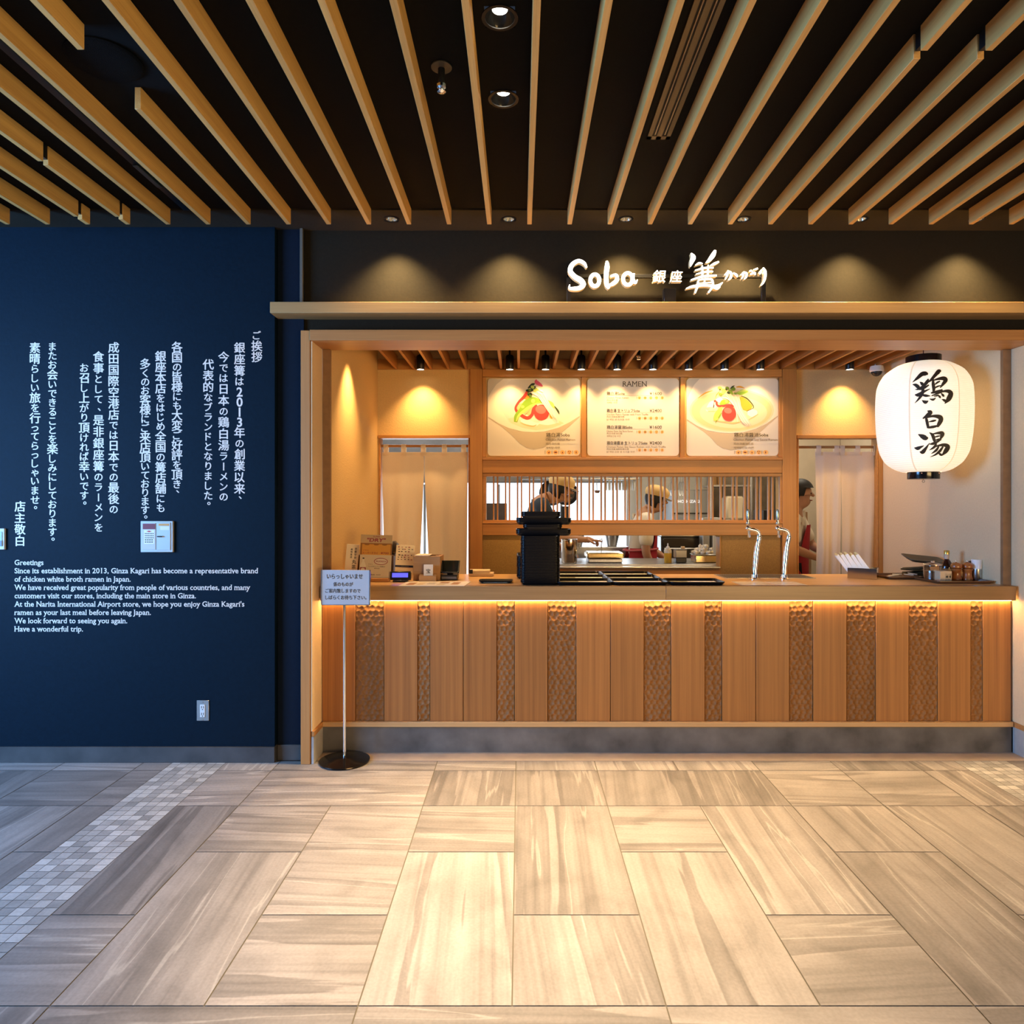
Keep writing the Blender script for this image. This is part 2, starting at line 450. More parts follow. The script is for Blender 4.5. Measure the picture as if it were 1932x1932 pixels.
tl(h_, i_, 0); tl(h_, i_, 1); tl(h_, i_, 2, 3, 'y'); tl(h_, i_, 4)
tl(i_, j_, 0); tl(i_, j_, 1, None, 'y'); tl(i_, j_, 2, 3, 'y'); tl(i_, j_, 4)
tl(2.79, 3.24, 0); tl(2.79, 3.24, 1, 2, 'y'); tl(2.79, 3.24, 3, 4, 'y')
for k in range(6): tl(3.24+.45*k, 3.69+.45*k, 0); tl(3.24+.45*k, 3.69+.45*k, 1, 2, 'y'); tl(3.24+.45*k, 3.69+.45*k, 3, 4, 'y')
tl(-2.145, -1.98, 0); tl(-2.145, -1.98, 1); tl(-2.145, -1.98, 2); tl(-2.145, -1.98, 3, 4, 'y')
for k in range(8):
    x = -2.595-.45*k
    if k % 2: tl(x, x+.45, 0); tl(x, x+.45, 1, 2, 'y'); tl(x, x+.45, 3, 4, 'y')
    else: tl(x, x+.45, 0); tl(x, x+.45, 1, None, 'x'); tl(x, x+.45, 2, 3, 'y'); tl(x, x+.45, 4)
for k in range(5):                                     # rows at and behind the viewer's feet
    y1 = 2.010-.9*k if k else 2.010; y0 = y1-(.449 if k == 0 else .9)
    if k: y1 = 1.561-.9*(k-1); y0 = y1-.9
    for x0, x1 in ((b_, c_), (c_, e_), (e_, g_), (g_, i_), (a_, b_), (i_, j_), (-2.145, -1.98)): tiles.append((x0, x1, y0, y1, 'x' if x1-x0 > .5 else 'y'))
    for q in range(6): tiles.append((2.79+.45*q, 3.24+.45*q, y0, y1, 'y')); tiles.append((-2.595-.45*q, -2.145-.45*q, y0, y1, 'y'))
V, Fc, UV, TT = [], [], [], []
G = .0022
def quad(x0, x1, y0, y1, g, tint, flag, d):
    k = len(V); V.extend([(x0+g, y0+g, 0), (x1-g, y0+g, 0), (x1-g, y1-g, 0), (x0+g, y1-g, 0)]); Fc.append((k, k+1, k+2, k+3))
    ox, oy = rnd.uniform(-40, 40), rnd.uniform(-40, 40); fl = rnd.choice((-1, 1)); sk = rnd.uniform(-.10, .10)
    for x, y in ((x0, y0), (x1, y0), (x1, y1), (x0, y1)):
        a, b = (x-x0, y-y0) if d == 'x' else (y-y0, x-x0)
        UV.append((ox+a*fl, oy+b+sk*a)); TT.append((tint, flag, 0, 1))
for t in tiles:
    d = t[4] or rnd.choice('xy'); quad(*t[:4], G, rnd.uniform(.78, 1.14), 0, d)
for x0 in (-1.98, 2.49):                               # strips of small square mosaic
    w6 = .304/6 if x0 < 0 else .30/6
    for r in range(116):
        y1 = 3.952-.05*r
        for q in range(6):
            quad(x0+w6*q, x0+w6*q+w6, y1-.05, y1, .0012, rnd.choice((.78, .86, .98, 1.12, 1.24, 1.28)), 1, 'x')
nq = len(V)
V += [(-6.3, -2.1, -.0025), (6, -2.1, -.0025), (6, 3.952, -.0025), (-6.3, 3.952, -.0025), (-6.3, -2.1, -.06), (6, -2.1, -.06), (6, 3.952, -.06), (-6.3, 3.952, -.06)]
Fg = [(nq, nq+1, nq+2, nq+3), (nq+7, nq+6, nq+5, nq+4), (nq, nq+4, nq+5, nq+1), (nq+1, nq+5, nq+6, nq+2), (nq+2, nq+6, nq+7, nq+3), (nq+3, nq+7, nq+4, nq)]
me = bpy.data.meshes.new('floor'); me.from_pydata(V, [], Fc+Fg)
me.materials.append(floor_mat()); me.materials.append(mat('grout', (.13, .115, .10), .8))
me.polygons.foreach_set('material_index', [0]*len(Fc)+[1]*len(Fg))
ul = me.uv_layers.new(name='UVMap'); ca = me.color_attributes.new('tint', 'FLOAT_COLOR', 'CORNER')
ul = me.uv_layers['UVMap']; ca = me.color_attributes['tint']
for i, (u, t) in enumerate(zip(UV, TT)): ul.data[i].uv = u; ca.data[i].color = t
me.update()
fo = bpy.data.objects.new('floor', me); COL.objects.link(fo); struct(fo)
WO['floor'] = Vector((0, 0, 0))
sill = mat('threshold stone', (.42, .33, .25), .6, noise=.12, nscale=8)
struct(B().box(-1.176, 2.925, 3.953, 4.10, -.06, .001, 0).obj('trim_1', sill))
struct(B().box(-1.6, 3.3, 4.101, 9.2, -.06, 0).obj('floor_inner', mat('kitchen floor', (.18, .17, .16), .5)))

# ---------------------------------------------------------------- walls of the concourse
ZC = 3.062
struct(B().box(-6.3, -1.40, 3.93, 4.08, .091, ZC).obj('wall_left', navy))
struct(B().box(-6.3, -1.398, 3.922, 4.08, 0, .0905, .002).obj('baseboard_left', base_dark))
struct(B().box(-1.395, -1.245, 3.965, 4.08, .091, ZC).obj('wall_recess', recess_navy))
struct(B().box(-1.395, -1.245, 3.957, 4.08, 0, .0905, .002).obj('baseboard_recess', base_dark))
struct(B().box(-1.245, 5.2, 3.98, 4.10, 2.46, ZC).obj('wall_header', header_black))
struct(B().box(-1.262, -1.2455, 3.945, 3.9645, 2.605, ZC, .001).obj('trim_2', mat('bronze edge strip', (.10, .09, .07), .5)))
# projecting timber shelf below the header
struct(B().box(-1.395, 5.2, 3.84, 3.979, 2.540, 2.602, .002).obj('trim_3', beam_wood))
# timber frame of the shop opening
struct(B().box(-1.241, -1.187, 3.895, 4.10, 0, 2.457, .002).obj('trim_4', frame_z))
struct(B().box(2.936, 2.99, 3.895, 4.10, 0, 2.457, .002).obj('trim_5', frame_z))
struct(B().box(-1.186, 2.935, 3.88, 4.13, 2.397, 2.457, .002).obj('trim_6', frame_x))
for nm, x0, x1 in (('left', -1.184, -1.177), ('right', 2.926, 2.935)):
    struct(B().box(x0, x1, 3.90, 4.10, .186, 2.396).obj('wall_side_'+nm, plaster_lt))
    e = .012 if nm == 'left' else -.012
    struct(B().box(x0+e*.2, x1+e, 3.90, 4.084, .155, .1855, .002).obj('trim_'+('7' if nm == 'left' else '8'), frame_x))
    struct(B().box(x0+e*.2, x1+e*.7, 3.90, 4.084, .0015, .1545).obj('baseboard_side_'+nm, mat('pale concrete plinth', (.34, .33, .31), .7, noise=.25, nscale=6)))
struct(B().box(3.0, 5.2, 3.98, 4.1, 0, 2.4595).obj('wall_right', header_black))

# ---------------------------------------------------------------- concourse ceiling
MAIN = [(-.066, 2.26), (-.065, 2.71)]; BAND = [(-.062+.65*k, 3.82) for k in range(-1, 5)]
hole = lambda x, y, r: (x-r, x+r, y-r, y+r)
b = B()
for x0, x1, y0, y1 in cells(-6.3, 5.2, -2.1, 3.705, [hole(x, y, .050) for x, y in MAIN]): b.box(x0, x1, y0, y1, ZC+.002, ZC+.03)
struct(b.obj('ceiling', ceil_black, smooth=False))
b = B()
for x0, x1, y0, y1 in cells(-6.3, 5.2, 3.706, 3.98, [hole(x, y, .029) for x, y in BAND]): b.box(x0, x1, y0, y1, 3.055, 3.09)
struct(b.obj('ceiling_soffit', band_black, smooth=False))
# timber slats
def slat(k, y0, y1, label):
    x = .0513+.2159*k
    o = B().box(x-.012, x+.012, y0, y1, 2.977, 3.0615, .0015).obj('ceiling_slat', slat_wood)
    tag(o, label, 'slat', 'timber slats of the concourse ceiling')
LE = 'left' ; FAR = 3.704
for k in range(-13, 13):
    where = ('%s timber ceiling slat left of the pair of recessed downlights' % ORD[-k-1]) if k < 0 else ('%s timber ceiling slat right of the pair of recessed downlights' % ORD[k])
    cuts = {-7: (2.29, 2.63), -10: (3.03, 3.07), -11: (3.605, 3.635)}.get(k)
    if k >= 6: cuts = (2.295, 2.335)
    if k == -10:
        slat(k, -.6, 3.028, 'near length, before the first joint, of the '+where); slat(k, 3.06, 3.607, 'middle length between two joints of the '+where); slat(k, 3.635, FAR, 'short end piece at the wall of the '+where)
    elif cuts:
        slat(k, -.6, cuts[0], 'near length of the broken '+where); slat(k, cuts[1], FAR, 'far length of the broken '+where)
    else: slat(k, -.6, FAR, 'unbroken '+where)
for i, (k, y, a) in enumerate(((-10, 3.044, 0), (-10, 3.621, 0), (-11, 3.62, 0), (6, 2.315, 0), (7, 2.315, 0))):
    x = .0513+.2159*k
    o = B().box(x-.008, x+.008, y-(.0155 if y < 3.6 else .0125), y+(.0155 if y < 3.6 else .0125), 3.0, 3.06).obj('slat_joint', blackm)
    tag(o, ['black joint block at the near gap of the tenth slat left of the downlights', 'black joint block at the far gap of the tenth slat left of the downlights', 'black joint block in the eleventh slat left of the downlights',
            'black joint block in the seventh slat right of the downlights', 'black joint block in the eighth slat right of the downlights'][i], 'joint', 'joints of the ceiling slats')
def annulus(b, x, y, z, r0, r1, dz, n=40):
    b.lathe([(r0, 0), (r1, 0), (r1, dz), (r0, dz), (r0, 0)], (x, y, z), n, cap=False)
bowl_black = mat('black reflector', (.02, .018, .016), .18, .6)
bowl_silver = mat('silver reflector', (.75, .68, .55), .25, 1)
for i, (x, y) in enumerate(MAIN):
    t = thing('recessed_downlight', ['black recessed ceiling downlight, nearer and larger of the pair', 'black recessed ceiling downlight, farther one of the pair'][i], 'ceiling light', (x, y, ZC), 'pair of recessed downlights')
    b = B(); annulus(b, x, y, ZC-.002, .049, .060, .0035); b.obj('trim_ring', blackm, t)
    B().lathe([(.0495, 0), (.046, .008), (.030, .026), (.026, .028)], (x, y, ZC), 40, cap=False).obj('reflector', bowl_black, t)
    B().lathe([(0, .0), (.0255, .0), (.0255, .006), (0, .006)], (x, y, ZC+.0275), 30, cap=False).obj('lamp', white_lamp, t)
    light('downlight_beam', 'SPOT', (x, y, ZC+.012), 520, WARMW, (x, y, 0), .025, 57, 1.0, parent=t)
for i, (x, y) in enumerate(BAND):
    t = thing('soffit_downlight', '%s small silver downlight from the left in the soffit above the sign' % ORD[i], 'ceiling light', (x, y, 3.055), 'soffit downlights')
    b = B(); annulus(b, x, y, 3.0525, .030, .043, .004); b.obj('trim_ring', blackm, t)
    b = B(); b.lathe([(.0300, 0), (.027, .012), (.020, .034)], (x, y, 3.055), 24, cap=False)
    for q in range(12):
        a = 2*PI*q/12; b.tube([(x+.0275*math.cos(a), y+.0275*math.sin(a), 3.058), (x+.021*math.cos(a), y+.021*math.sin(a), 3.085)], .0012, 4)
    b.obj('reflector', bowl_silver, t)
    B().lathe([(0, 0), (.0198, 0), (.0198, .005), (0, .005)], (x, y, 3.0885), 24, cap=False).obj('lamp', white_lamp, t)
    light('soffit_beam', 'SPOT', (x, y, 3.046), 190, (1, .70, .34), (x, y+.012, 0), .016, 104, 1.0, parent=t)
# ceiling fittings
o = B().lathe([(0, 0), (.06, .0), (.118, .004), (.126, .010), (.126, .014), (.118, .0155)], (-1.490, 2.47, ZC-.0135), 40).obj('ceiling_speaker', mat('black grille', (.0035, .0035, .0035), .8, bump=.5, nscale=300, spec=.1))
tag(o, 'round black flush ceiling speaker between the broken slats', 'speaker')
bronze = mat('bronze plate', (.10, .085, .06), .5, .5)
def sprinkler(x, y, z, label):
    t = thing('fire_sprinkler', label, 'sprinkler', (x, y, z), None)
    B().lathe([(.038, -.0), (.038, -.004), (.012, -.008)][::-1], (x, y, z), 24).obj('escutcheon', bronze, t)
    B().cyl((x, y, z-.006), (x, y, z-.062), .0125).obj('pipe', blackm, t)
    b = B(); b.lathe([(.008, -.098), (.016, -.092), (.012, -.088), (.010, -.082), (.016, -.076), (.017, -.066), (.013, -.062)], (x, y, z), 16)
    b.obj('sprinkler_head', chrome, t)
sprinkler(PX(833, 2.51), 2.51, ZC, 'chrome sprinkler head on a black pipe left of the recessed downlights')
x0, x1 = .552, .651                                    # slot diffuser
t = thing('slot_diffuser', 'long bronze ceiling air slot between slats right of the downlights', 'air vent', ((x0+x1)/2, 1.5, ZC), None)
bz = mat('bronze frame', (.20, .15, .08), .5, .4)
b = B()
for u0, u1 in ((x0, x0+.018), (x0+.0385, x0+.0605), (x1-.018, x1)): b.box(u0, u1, -.4, 3.0, ZC-.004, ZC+.0015)
b.box(x0, x1, 2.975, 3.0, ZC-.004, ZC+.0015); b.obj('frame', bz, t)
for u0, u1 in ((x0+.018, x0+.0385), (x0+.0605, x1-.018)):
    b = B(); b.box(u0, u1, -.4, 2.975, ZC-.001, ZC+.0015); o = b.obj('slot', mat('slot black', (.004, .004, .004), .6), t)
    B().tube([((u0+u1)/2, -.4, ZC-.004), ((u0+u1)/2, 2.96, ZC-.004)], .003, 6).obj('blade', steel, o)
x = -1.79
t = thing('ceiling_track', 'thin black track on the ceiling left of the round speaker', 'track', (x, 2, ZC), None)
B().box(x-.018, x+.018, -.4, 3.70, ZC-.012, ZC+.0015, .002).obj('rail', blackm, t)
B().box(x-.012, x+.012, 3.2, 3.42, ZC-.02, ZC-.0125, .002).obj('cover', mat('dark grey plastic', (.05, .05, .05), .5), t)

# ---------------------------------------------------------------- wall lettering
ink = mat('white vinyl lettering', (.78, .68, .58), .6)
YW = 3.9292
cols = [(484.6, 623.5, 684, 'ご挨拶'), (452, 645, 944, '銀座篝は2013年の創業以来、'), (422, 662.6, 946.7, '今では日本の鶏白湯ラーメンの'), (393, 677, 955, '代表的なブランドとなりました。'),
        (334, 645, 932, '各国の皆様にも大変ご好評を頂き、'), (303, 662, 967, '銀座本店をはじめ全国の篝店舗にも'), (274, 677, 980, '多くのお客様にご来店頂いております。'),
        (214.5, 645, 970, '成田国際空港店では日本での最後の'), (186, 662, 1004.6, '食事として、是非銀座篝のラーメンを'), (159, 685, 954, 'お召し上がり頂ければ幸いです。'),
        (99, 645, 1022, 'またお会いできることを楽しみにしております。'), (66, 646, 962.6, '素晴らしい旅を行ってらっしゃいませ。'), (37.7, 944.6, 1031, '店主敬白')]
t = thing('wall_lettering', 'white vertical Japanese greeting in thirteen columns on the navy wall', 'lettering', (PX(260, YW), YW, PZ(1031, YW)))
kY = YW/F
for px, ya, yb, s in cols:
    b = B(); n = len(s)
    wt = [.80 if ch in 'っゃ' else (.55 if ch in '、。' and i == n-1 else (.93 if ord(ch) < 0x3100 else 1.06)) for i, ch in enumerate(s)]
    u = (yb-ya)/sum(wt); y = ya
    for ch, q in zip(s, wt):
        kan = ord(ch) >= 0x4e00; size = 21.5*kY*(1.0 if kan else .84)
        if ch.isdigit(): size = 24*kY
        char(b, ch, PX(px, YW), PZ(y+u*q/2, YW), size, YW, .022 if kan else .022)
        y += u*q
    b.obj('text_column', ink, t, smooth=False)
lines = [(82, 1066, 'Greetings'), (486.4, 1081.5, 'Since its establishment in 2013, Ginza Kagari has become a representative brand'), (246.4, 1097.3, 'of chicken white broth ramen in Japan.'),
         (471.6, 1113, 'We have received great popularity from people of various countries, and many'), (369.6, 1128.7, 'customers visit our stores, including the main store in Ginza.'),
         (461, 1144.4, "At the Narita International Airport store, we hope you enjoy Ginza Kagari's"), (284.6, 1160.1, 'ramen as your last meal before leaving Japan.'),
         (240, 1175.8, 'We look forward to seeing you again.'), (156.5, 1191.3, 'Have a wonderful trip.')]
t = thing('wall_lettering', 'white English greeting in nine lines on the navy wall', 'lettering', (PX(250, YW), YW, PZ(1191, YW)))
for xr, yb, s in lines:
    b = B(); write(b, s, PX(27.5, YW), PX(xr, YW), PZ(yb-4.9, YW), 9.8*kY, YW, .012, ref=(0, .70), slab=True); b.obj('text_line', ink, t, smooth=False)

# things on the navy wall
t = thing('control_panel', 'square steel control box with red label on the navy wall', 'control box', (PX(295.5, 3.92), 3.925, PZ(1042, 3.92)))
st = mat('grey enamel', (.42, .41, .39), .45, .3)
Yq = 3.914
B().box(PX(265, Yq), PX(326, Yq), Yq, 3.9295, PZ(1042, Yq), PZ(983, Yq), .002).obj('box', st, t)
d = B().box(PX(296, Yq), PX(322, Yq), Yq-.004, Yq-.0002, PZ(1038, Yq), PZ(986, Yq), .001).obj('door', st, t)
B().box(PX(298, Yq), PX(309, Yq), Yq-.012, Yq-.0045, PZ(1013.5, Yq), PZ(1011, Yq), .001).obj('handle', chrome, d)
b = B(); b.box(PX(268, Yq), PX(294, Yq), Yq-.003, Yq-.0002, PZ(1037, Yq), PZ(987, Yq), .0008); p = b.obj('cover', mat('light grey plate', (.52, .51, .49), .5), t)
B().box(PX(270, Yq), PX(293.5, Yq), Yq-.0036, Yq-.0031, PZ(998.5, Yq), PZ(988, Yq)).obj('label', mat('maroon label', (.18, .02, .03), .5), p)
B().box(PX(272.3, Yq), PX(292, Yq), Yq-.0036, Yq-.0031, PZ(1026, Yq), PZ(1000, Yq)).obj('label', mat('white label', (.75, .73, .7), .5), p)
b = B()
for r in range(5):
    for q in range(6 if r < 3 else 4): b.box(PX(274+q*(2.9 if r < 3 else 4), Yq), PX(276+q*(2.9 if r < 3 else 4.1)+(0 if r < 3 else 1), Yq), Yq-.0040, Yq-.0037, PZ(1007.5+r*4, Yq), PZ(1005.8+r*4, Yq))
b.obj('small_print', mat('print black', (.02, .02, .02), .6), p)
b = B(); b.flat(ellipse(PX(282, Yq), PZ(1002.5, Yq), .016, .0045, 4), Yq-.0040)
b.obj('red_mark', mat('label red', (.5, .03, .03), .5), p)
b = B(); b.box(PX(300, Yq), PX(320, Yq), Yq-.0048, Yq-.0042, PZ(992, Yq), PZ(988, Yq)); b.obj('label', mat('orange label', (.6, .28, .06), .5), d)
b = B(); b.box(PX(303, Yq), PX(320, Yq), Yq-.0048, Yq-.0042, PZ(1000, Yq), PZ(993, Yq)); b.obj('label', mat('cream label', (.68, .66, .6), .5), d)
t = thing('power_outlet', 'steel double power outlet low on the navy wall', 'outlet', (PX(382.5, 3.92), 3.925, PZ(1360, 3.92)))
Yo = 3.925
B().box(PX(371, Yo), PX(394, Yo), Yo, 3.9295, PZ(1360, Yo), PZ(1321.5, Yo), .0015).obj('plate', mat('outlet steel', (.42, .41, .39), .35, .7), t)
s = B().box(PX(377.5, Yo), PX(387, Yo), Yo-.003, Yo-.0002, PZ(1353, Yo), PZ(1329, Yo), .001).obj('socket', mat('outlet white', (.62, .62, .6), .4), t)
b = B()
for zz in (1334.5, 1347):
    for xx in (380.2, 384): b.box(PX(xx, Yo), PX(xx+1, Yo), Yo-.0037, Yo-.0032, PZ(zz+1.6, Yo), PZ(zz-2.4, Yo))
    b.box(PX(381.7, Yo), PX(383.2, Yo), Yo-.0037, Yo-.0032, PZ(zz+4.6, Yo), PZ(zz+2.8, Yo))
b.obj('slots', blackm, s)
for zz in (1324.8, 1357.5): B().lathe([(0, 0), (.003, 0), (.003, .0015), (0, .0015)], (PX(382.3, Yo), Yo-.0002, PZ(zz, Yo)), 10, Matrix.Rotation(PI/2, 4, 'X')).obj('screw', chrome, t)
t = thing('wall_switch', 'pale wall control panel cut off at the left edge of the navy wall', 'switch', (PX(-4, 3.92), 3.925, PZ(1037, 3.92)))
B().box(PX(-20, 3.915), PX(8, 3.915), 3.915, 3.9295, PZ(1037, 3.915), PZ(997, 3.915), .002).obj('plate', mat('pale plastic', (.55, .56, .56), .4), t)
B().box(PX(-14, 3.913), PX(4, 3.913), 3.912, 3.9148, PZ(1031, 3.913), PZ(1003, 3.913), .001).obj('screen', mat('switch screen', (.25, .35, .35), .3), t)
b = B(); b.box(PX(0, 3.91), PX(3.4, 3.91), 3.910, 3.9118, PZ(1030, 3.91), PZ(1020, 3.91)); b.obj('button', mat('button grey', (.12, .13, .14), .4), t)

# ---------------------------------------------------------------- illuminated sign on the shelf
neon = mat('lit sign acrylic', (1, .97, .9), .4, emit=(1, .93, .78), strength=3.2); neon_side = mat('lit sign return', (.62, .48, .26), .5, emit=(1, .72, .34), strength=.22)
YS = 3.868
S = lambda x, y: (PX(x/4.712+1050, YS), PZ(y/4.712+460, YS))
t = thing('shop_sign', 'glowing white brush lettering of the shop sign on a black frame', 'sign', (PX(1257, 3.90), 3.90, 2.602))
b = B(); YF = 3.915
b.box(PX(1069.5, YF), PX(1445, YF), YF, YF+.02, PZ(523.7, YF), PZ(517, YF), .001)
b.box(PX(1069.5, YF), PX(1077, YF), YF, YF+.02, 2.6025, PZ(517, YF), .001); b.box(PX(1437, YF), PX(1445, YF), YF, YF+.02, 2.6025, PZ(517, YF), .001)
b.obj('frame', blackm, t)
B().box(PX(1251.5, YF), PX(1274, YF), YF-.02, YF+.03, 2.6025, PZ(546, YF), .002).obj('power_box', blackm, t)
def letter(strokes, f=1.0):
    b = B(); strokes = [tuple([[(x, y, w_*f) for x, y, w_ in s_[0]]]) if isinstance(s_, tuple) else [(x, y, w_*f) for x, y, w_ in s_] for s_ in strokes]
    for s_ in strokes:
        if isinstance(s_, tuple): stroke(b, s_[0], S, YS, True, 6, .032)
        else: stroke(b, s_, S, YS, False, 6, .032)
    b.obj('letter', [neon, neon_side], t, angle=30)
letter([[(268, 212, 14), (245, 172, 30), (195, 152, 34), (140, 185, 40), (122, 240, 42), (160, 290, 44), (215, 325, 48), (238, 362, 44), (205, 392, 38), (150, 398, 32), (115, 392, 20), (118, 362, 8)]])
def ring(cx, cy, rx, ry, w_, n=10): return ([(cx+rx*math.cos(2*PI*i/n), cy+ry*math.sin(2*PI*i/n), w_) for i in range(n)],)
letter([ring(341, 324, 40, 52, 34)])
letter([[(447, 152, 18), (450, 200, 42), (442, 280, 40), (446, 360, 38), (468, 396, 22)], [(462, 372, 20), (505, 352, 34), (538, 318, 36), (528, 278, 28), (480, 290, 18)]])
letter([ring(634, 312, 42, 52, 32), [(690, 262, 14), (678, 310, 32), (700, 346, 24), (720, 318, 8)]])
def sign_char(ch, cx, cy, size):
    c2 = bpy.data.curves.new('t', 'FONT'); c2.body = ch; c2.offset = .004; c2.extrude = .10; c2.resolution_u = 3
    o2 = bpy.data.objects.new('t', c2); COL.objects.link(o2); dg = bpy.context.evaluated_depsgraph_get()
    m2 = bpy.data.meshes.new_from_object(o2.evaluated_get(dg)); b = B(); x, z = S(cx, cy); k = size/4.712*YS/F
    vs = [(x+(v.co.x-.46)*k+.12*(v.co.y-.38)*k, YS+.016-v.co.z*.16, z+(v.co.y-.38)*k) for v in m2.vertices]
    fr = [p.normal.z > .5 for p in m2.polygons]; b.add(vs, [tuple(p.vertices) for p in m2.polygons]); b.mi = [0 if q else 1 for q in fr]; bpy.data.objects.remove(o2); bpy.data.curves.remove(c2); bpy.data.meshes.remove(m2)
    b.obj('letter', [neon, neon_side], t, smooth=False)
sign_char('銀', 912, 288, 118); sign_char('座', 1062, 288, 112)
letter([[(1196, 82, 14), (1216, 118, 58), (1202, 160, 46), (1190, 202, 12)], [(1234, 190, 8), (1268, 172, 26), (1300, 176, 10)], [(1412, 56, 26), (1392, 100, 54), (1355, 148, 38), (1328, 168, 12)], [(1366, 194, 10), (1402, 178, 28), (1444, 158, 18)],
        [(1232, 236, 14), (1320, 214, 24), (1396, 212, 18)], [(1240, 270, 12), (1320, 250, 22), (1392, 246, 16)], [(1196, 322, 16), (1300, 290, 28), (1424, 282, 20)],
        [(1296, 192, 14), (1298, 250, 22), (1296, 300, 20)], [(1350, 186, 14), (1346, 240, 22), (1344, 296, 18)],
        [(1262, 322, 16), (1252, 380, 26), (1232, 438, 16)], [(1258, 322, 14), (1320, 314, 22), (1380, 318, 24), (1388, 375, 24), (1350, 434, 18)], [(1318, 312, 16), (1314, 372, 20)], [(1262, 350, 10), (1376, 344, 14)],
        [(1152, 398, 10), (1214, 378, 30), (1320, 368, 28), (1400, 376, 32), (1440, 372, 36), (1478, 342, 8)], [(1390, 384, 24), (1428, 396, 30), (1456, 380, 12)]], .74)
letter([[(1494, 278, 10), (1528, 252, 20), (1552, 262, 22), (1548, 300, 20), (1528, 322, 10)], [(1526, 236, 14), (1518, 280, 16), (1500, 318, 8)], [(1572, 258, 12), (1600, 278, 20), (1608, 296, 8)]])
letter([[(1640, 278, 10), (1666, 256, 18), (1690, 266, 20), (1684, 296, 18), (1668, 314, 8)], [(1668, 246, 12), (1660, 282, 14), (1646, 312, 8)], [(1722, 272, 10), (1760, 258, 20), (1766, 276, 8)], [(1714, 246, 8), (1730, 238, 14), (1744, 250, 6)], [(1750, 232, 10), (1790, 218, 14)]])
letter([[(1826, 228, 10), (1812, 256, 18), (1808, 272, 8)], [(1836, 212, 14), (1856, 250, 24), (1852, 310, 20), (1834, 352, 14), (1818, 370, 5)]])
# ---------------------------------------------------------------- shop interior shell
XL, XR, YB = -1.13, 2.879, 5.47
mustard = mat('mustard panel', (.36, .21, .065), .8, noise=.14, nscale=140, bump=.15)
pil = mat('pilaster timber', (.24, .13, .06), .6, noise=.1, nscale=30)
struct(B().box(XL-.044, XL, 4.125, YB+.1, 0, 2.95).obj('wall_inner_left', plaster))
struct(B().box(XR, XR+.044, 4.125, YB+.1, 0, 2.95).obj('wall_inner_right', plaster_lt))
struct(B().box(XL-.046, XL+.001, 4.101, 4.1245, 0, 2.395).obj('trim_9', pil)); struct(B().box(XR-.001, XR+.046, 4.101, 4.1245, 0, 2.395).obj('trim_10', pil))
struct(B().box(XL-.1, XR+.1, 4.131, YB+.1, 2.96, 3.0).obj('ceiling_inner', ceil_black))
struct(B().box(XL, XR, 4.10, 4.13, 2.458, 2.95).obj('wall_over_opening', header_black))
HL = (PX(715, YB), PX(886.5, YB), -.01, PZ(823, YB)); HR = (PX(1503.5, YB), PX(1657, YB), -.01, PZ(823, YB))
HW = (PX(917, YB), PX(1471.5, YB), PZ(981.5, YB), PZ(899, YB)); HS = (PX(985, YB), PX(1359, YB), PZ(1069, YB), PZ(1010.5, YB))
b = B()
for x0, x1, z0, z1 in cells(XL-.001, XR+.001, 0, 2.955, [HL, HR, HW, HS]): b.box(x0, x1, YB, YB+.09, z0, z1)
struct(b.obj('wall_back', plaster, smooth=False))
def trim(n, px0, px1, py0, py1, m, proud=.03, bev=.002, y1=YB-.0005):
    y = YB-proud
    return struct(B().box(PX(px0, y), PX(px1, y), y, y1, PZ(py1, y), PZ(py0, y), bev).obj('trim_%d' % n, m))
def trimz(n, x0, x1, z0, z1, m, proud, y1=YB-.0005): return struct(B().box(x0, x1, YB-proud, y1, z0, z1, .002).obj('trim_%d' % n, m))
zb = 2.548
trimz(11, XL+.001, XR-.001, zb, 2.63, back_x, .012)
trimz(12, PX(887, 5.43), PX(910, 5.43), 0, zb-.001, back_z, .040); trimz(13, PX(1476.5, 5.43), PX(1503, 5.43), 0, zb-.001, back_z, .040)
xa, xb = PX(910.3, 5.43), PX(1476.2, 5.43)
trimz(14, xa, xb, PZ(711, 5.44), zb-.001, back_x, .034)
for n, p0, p1 in ((15, 910.4, 917), (16, 1097.5, 1106), (17, 1284, 1292.5), (18, 1470.5, 1476)): trimz(n, PX(p0, 5.44), PX(p1, 5.44), PZ(862.5, 5.44), PZ(711.3, 5.44), back_z, .030)
trimz(19, xa, xb, PZ(868, 5.43), PZ(863, 5.43), frame_x, .044)
trimz(20, xa, xb, PZ(892.5, 5.44), PZ(868.2, 5.44), back_x, .036)
trimz(21, xa, xb, PZ(1009.8, 5.44), PZ(988.2, 5.44), back_x, .036)
trimz(22, xa, xb, PZ(988, 5.43), PZ(985.5, 5.43), frame_x, .044)
trimz(23, xa, PX(984.5, 5.46), .6, PZ(1010.2, 5.46), mustard, .008); trimz(24, PX(1359.5, 5.46), xb, .6, PZ(1010.2, 5.46), mustard, .008)
trimz(25, PX(984.7, 5.46), PX(1359.3, 5.46), .6, PZ(1072.5, 5.46), back_x, .012)
struct(B().box(PX(984.8, 5.45), PX(1359.2, 5.45), 5.445, YB+.088, PZ(1072, 5.45), PZ(1069.4, 5.45), .002).obj('trim_26', steel))
struct(B().box(PX(1357.2, 5.46), PX(1359.4, 5.46), 5.452, YB+.085, PZ(1069, 5.46), PZ(1011, 5.46), .001).obj('trim_27', back_z))
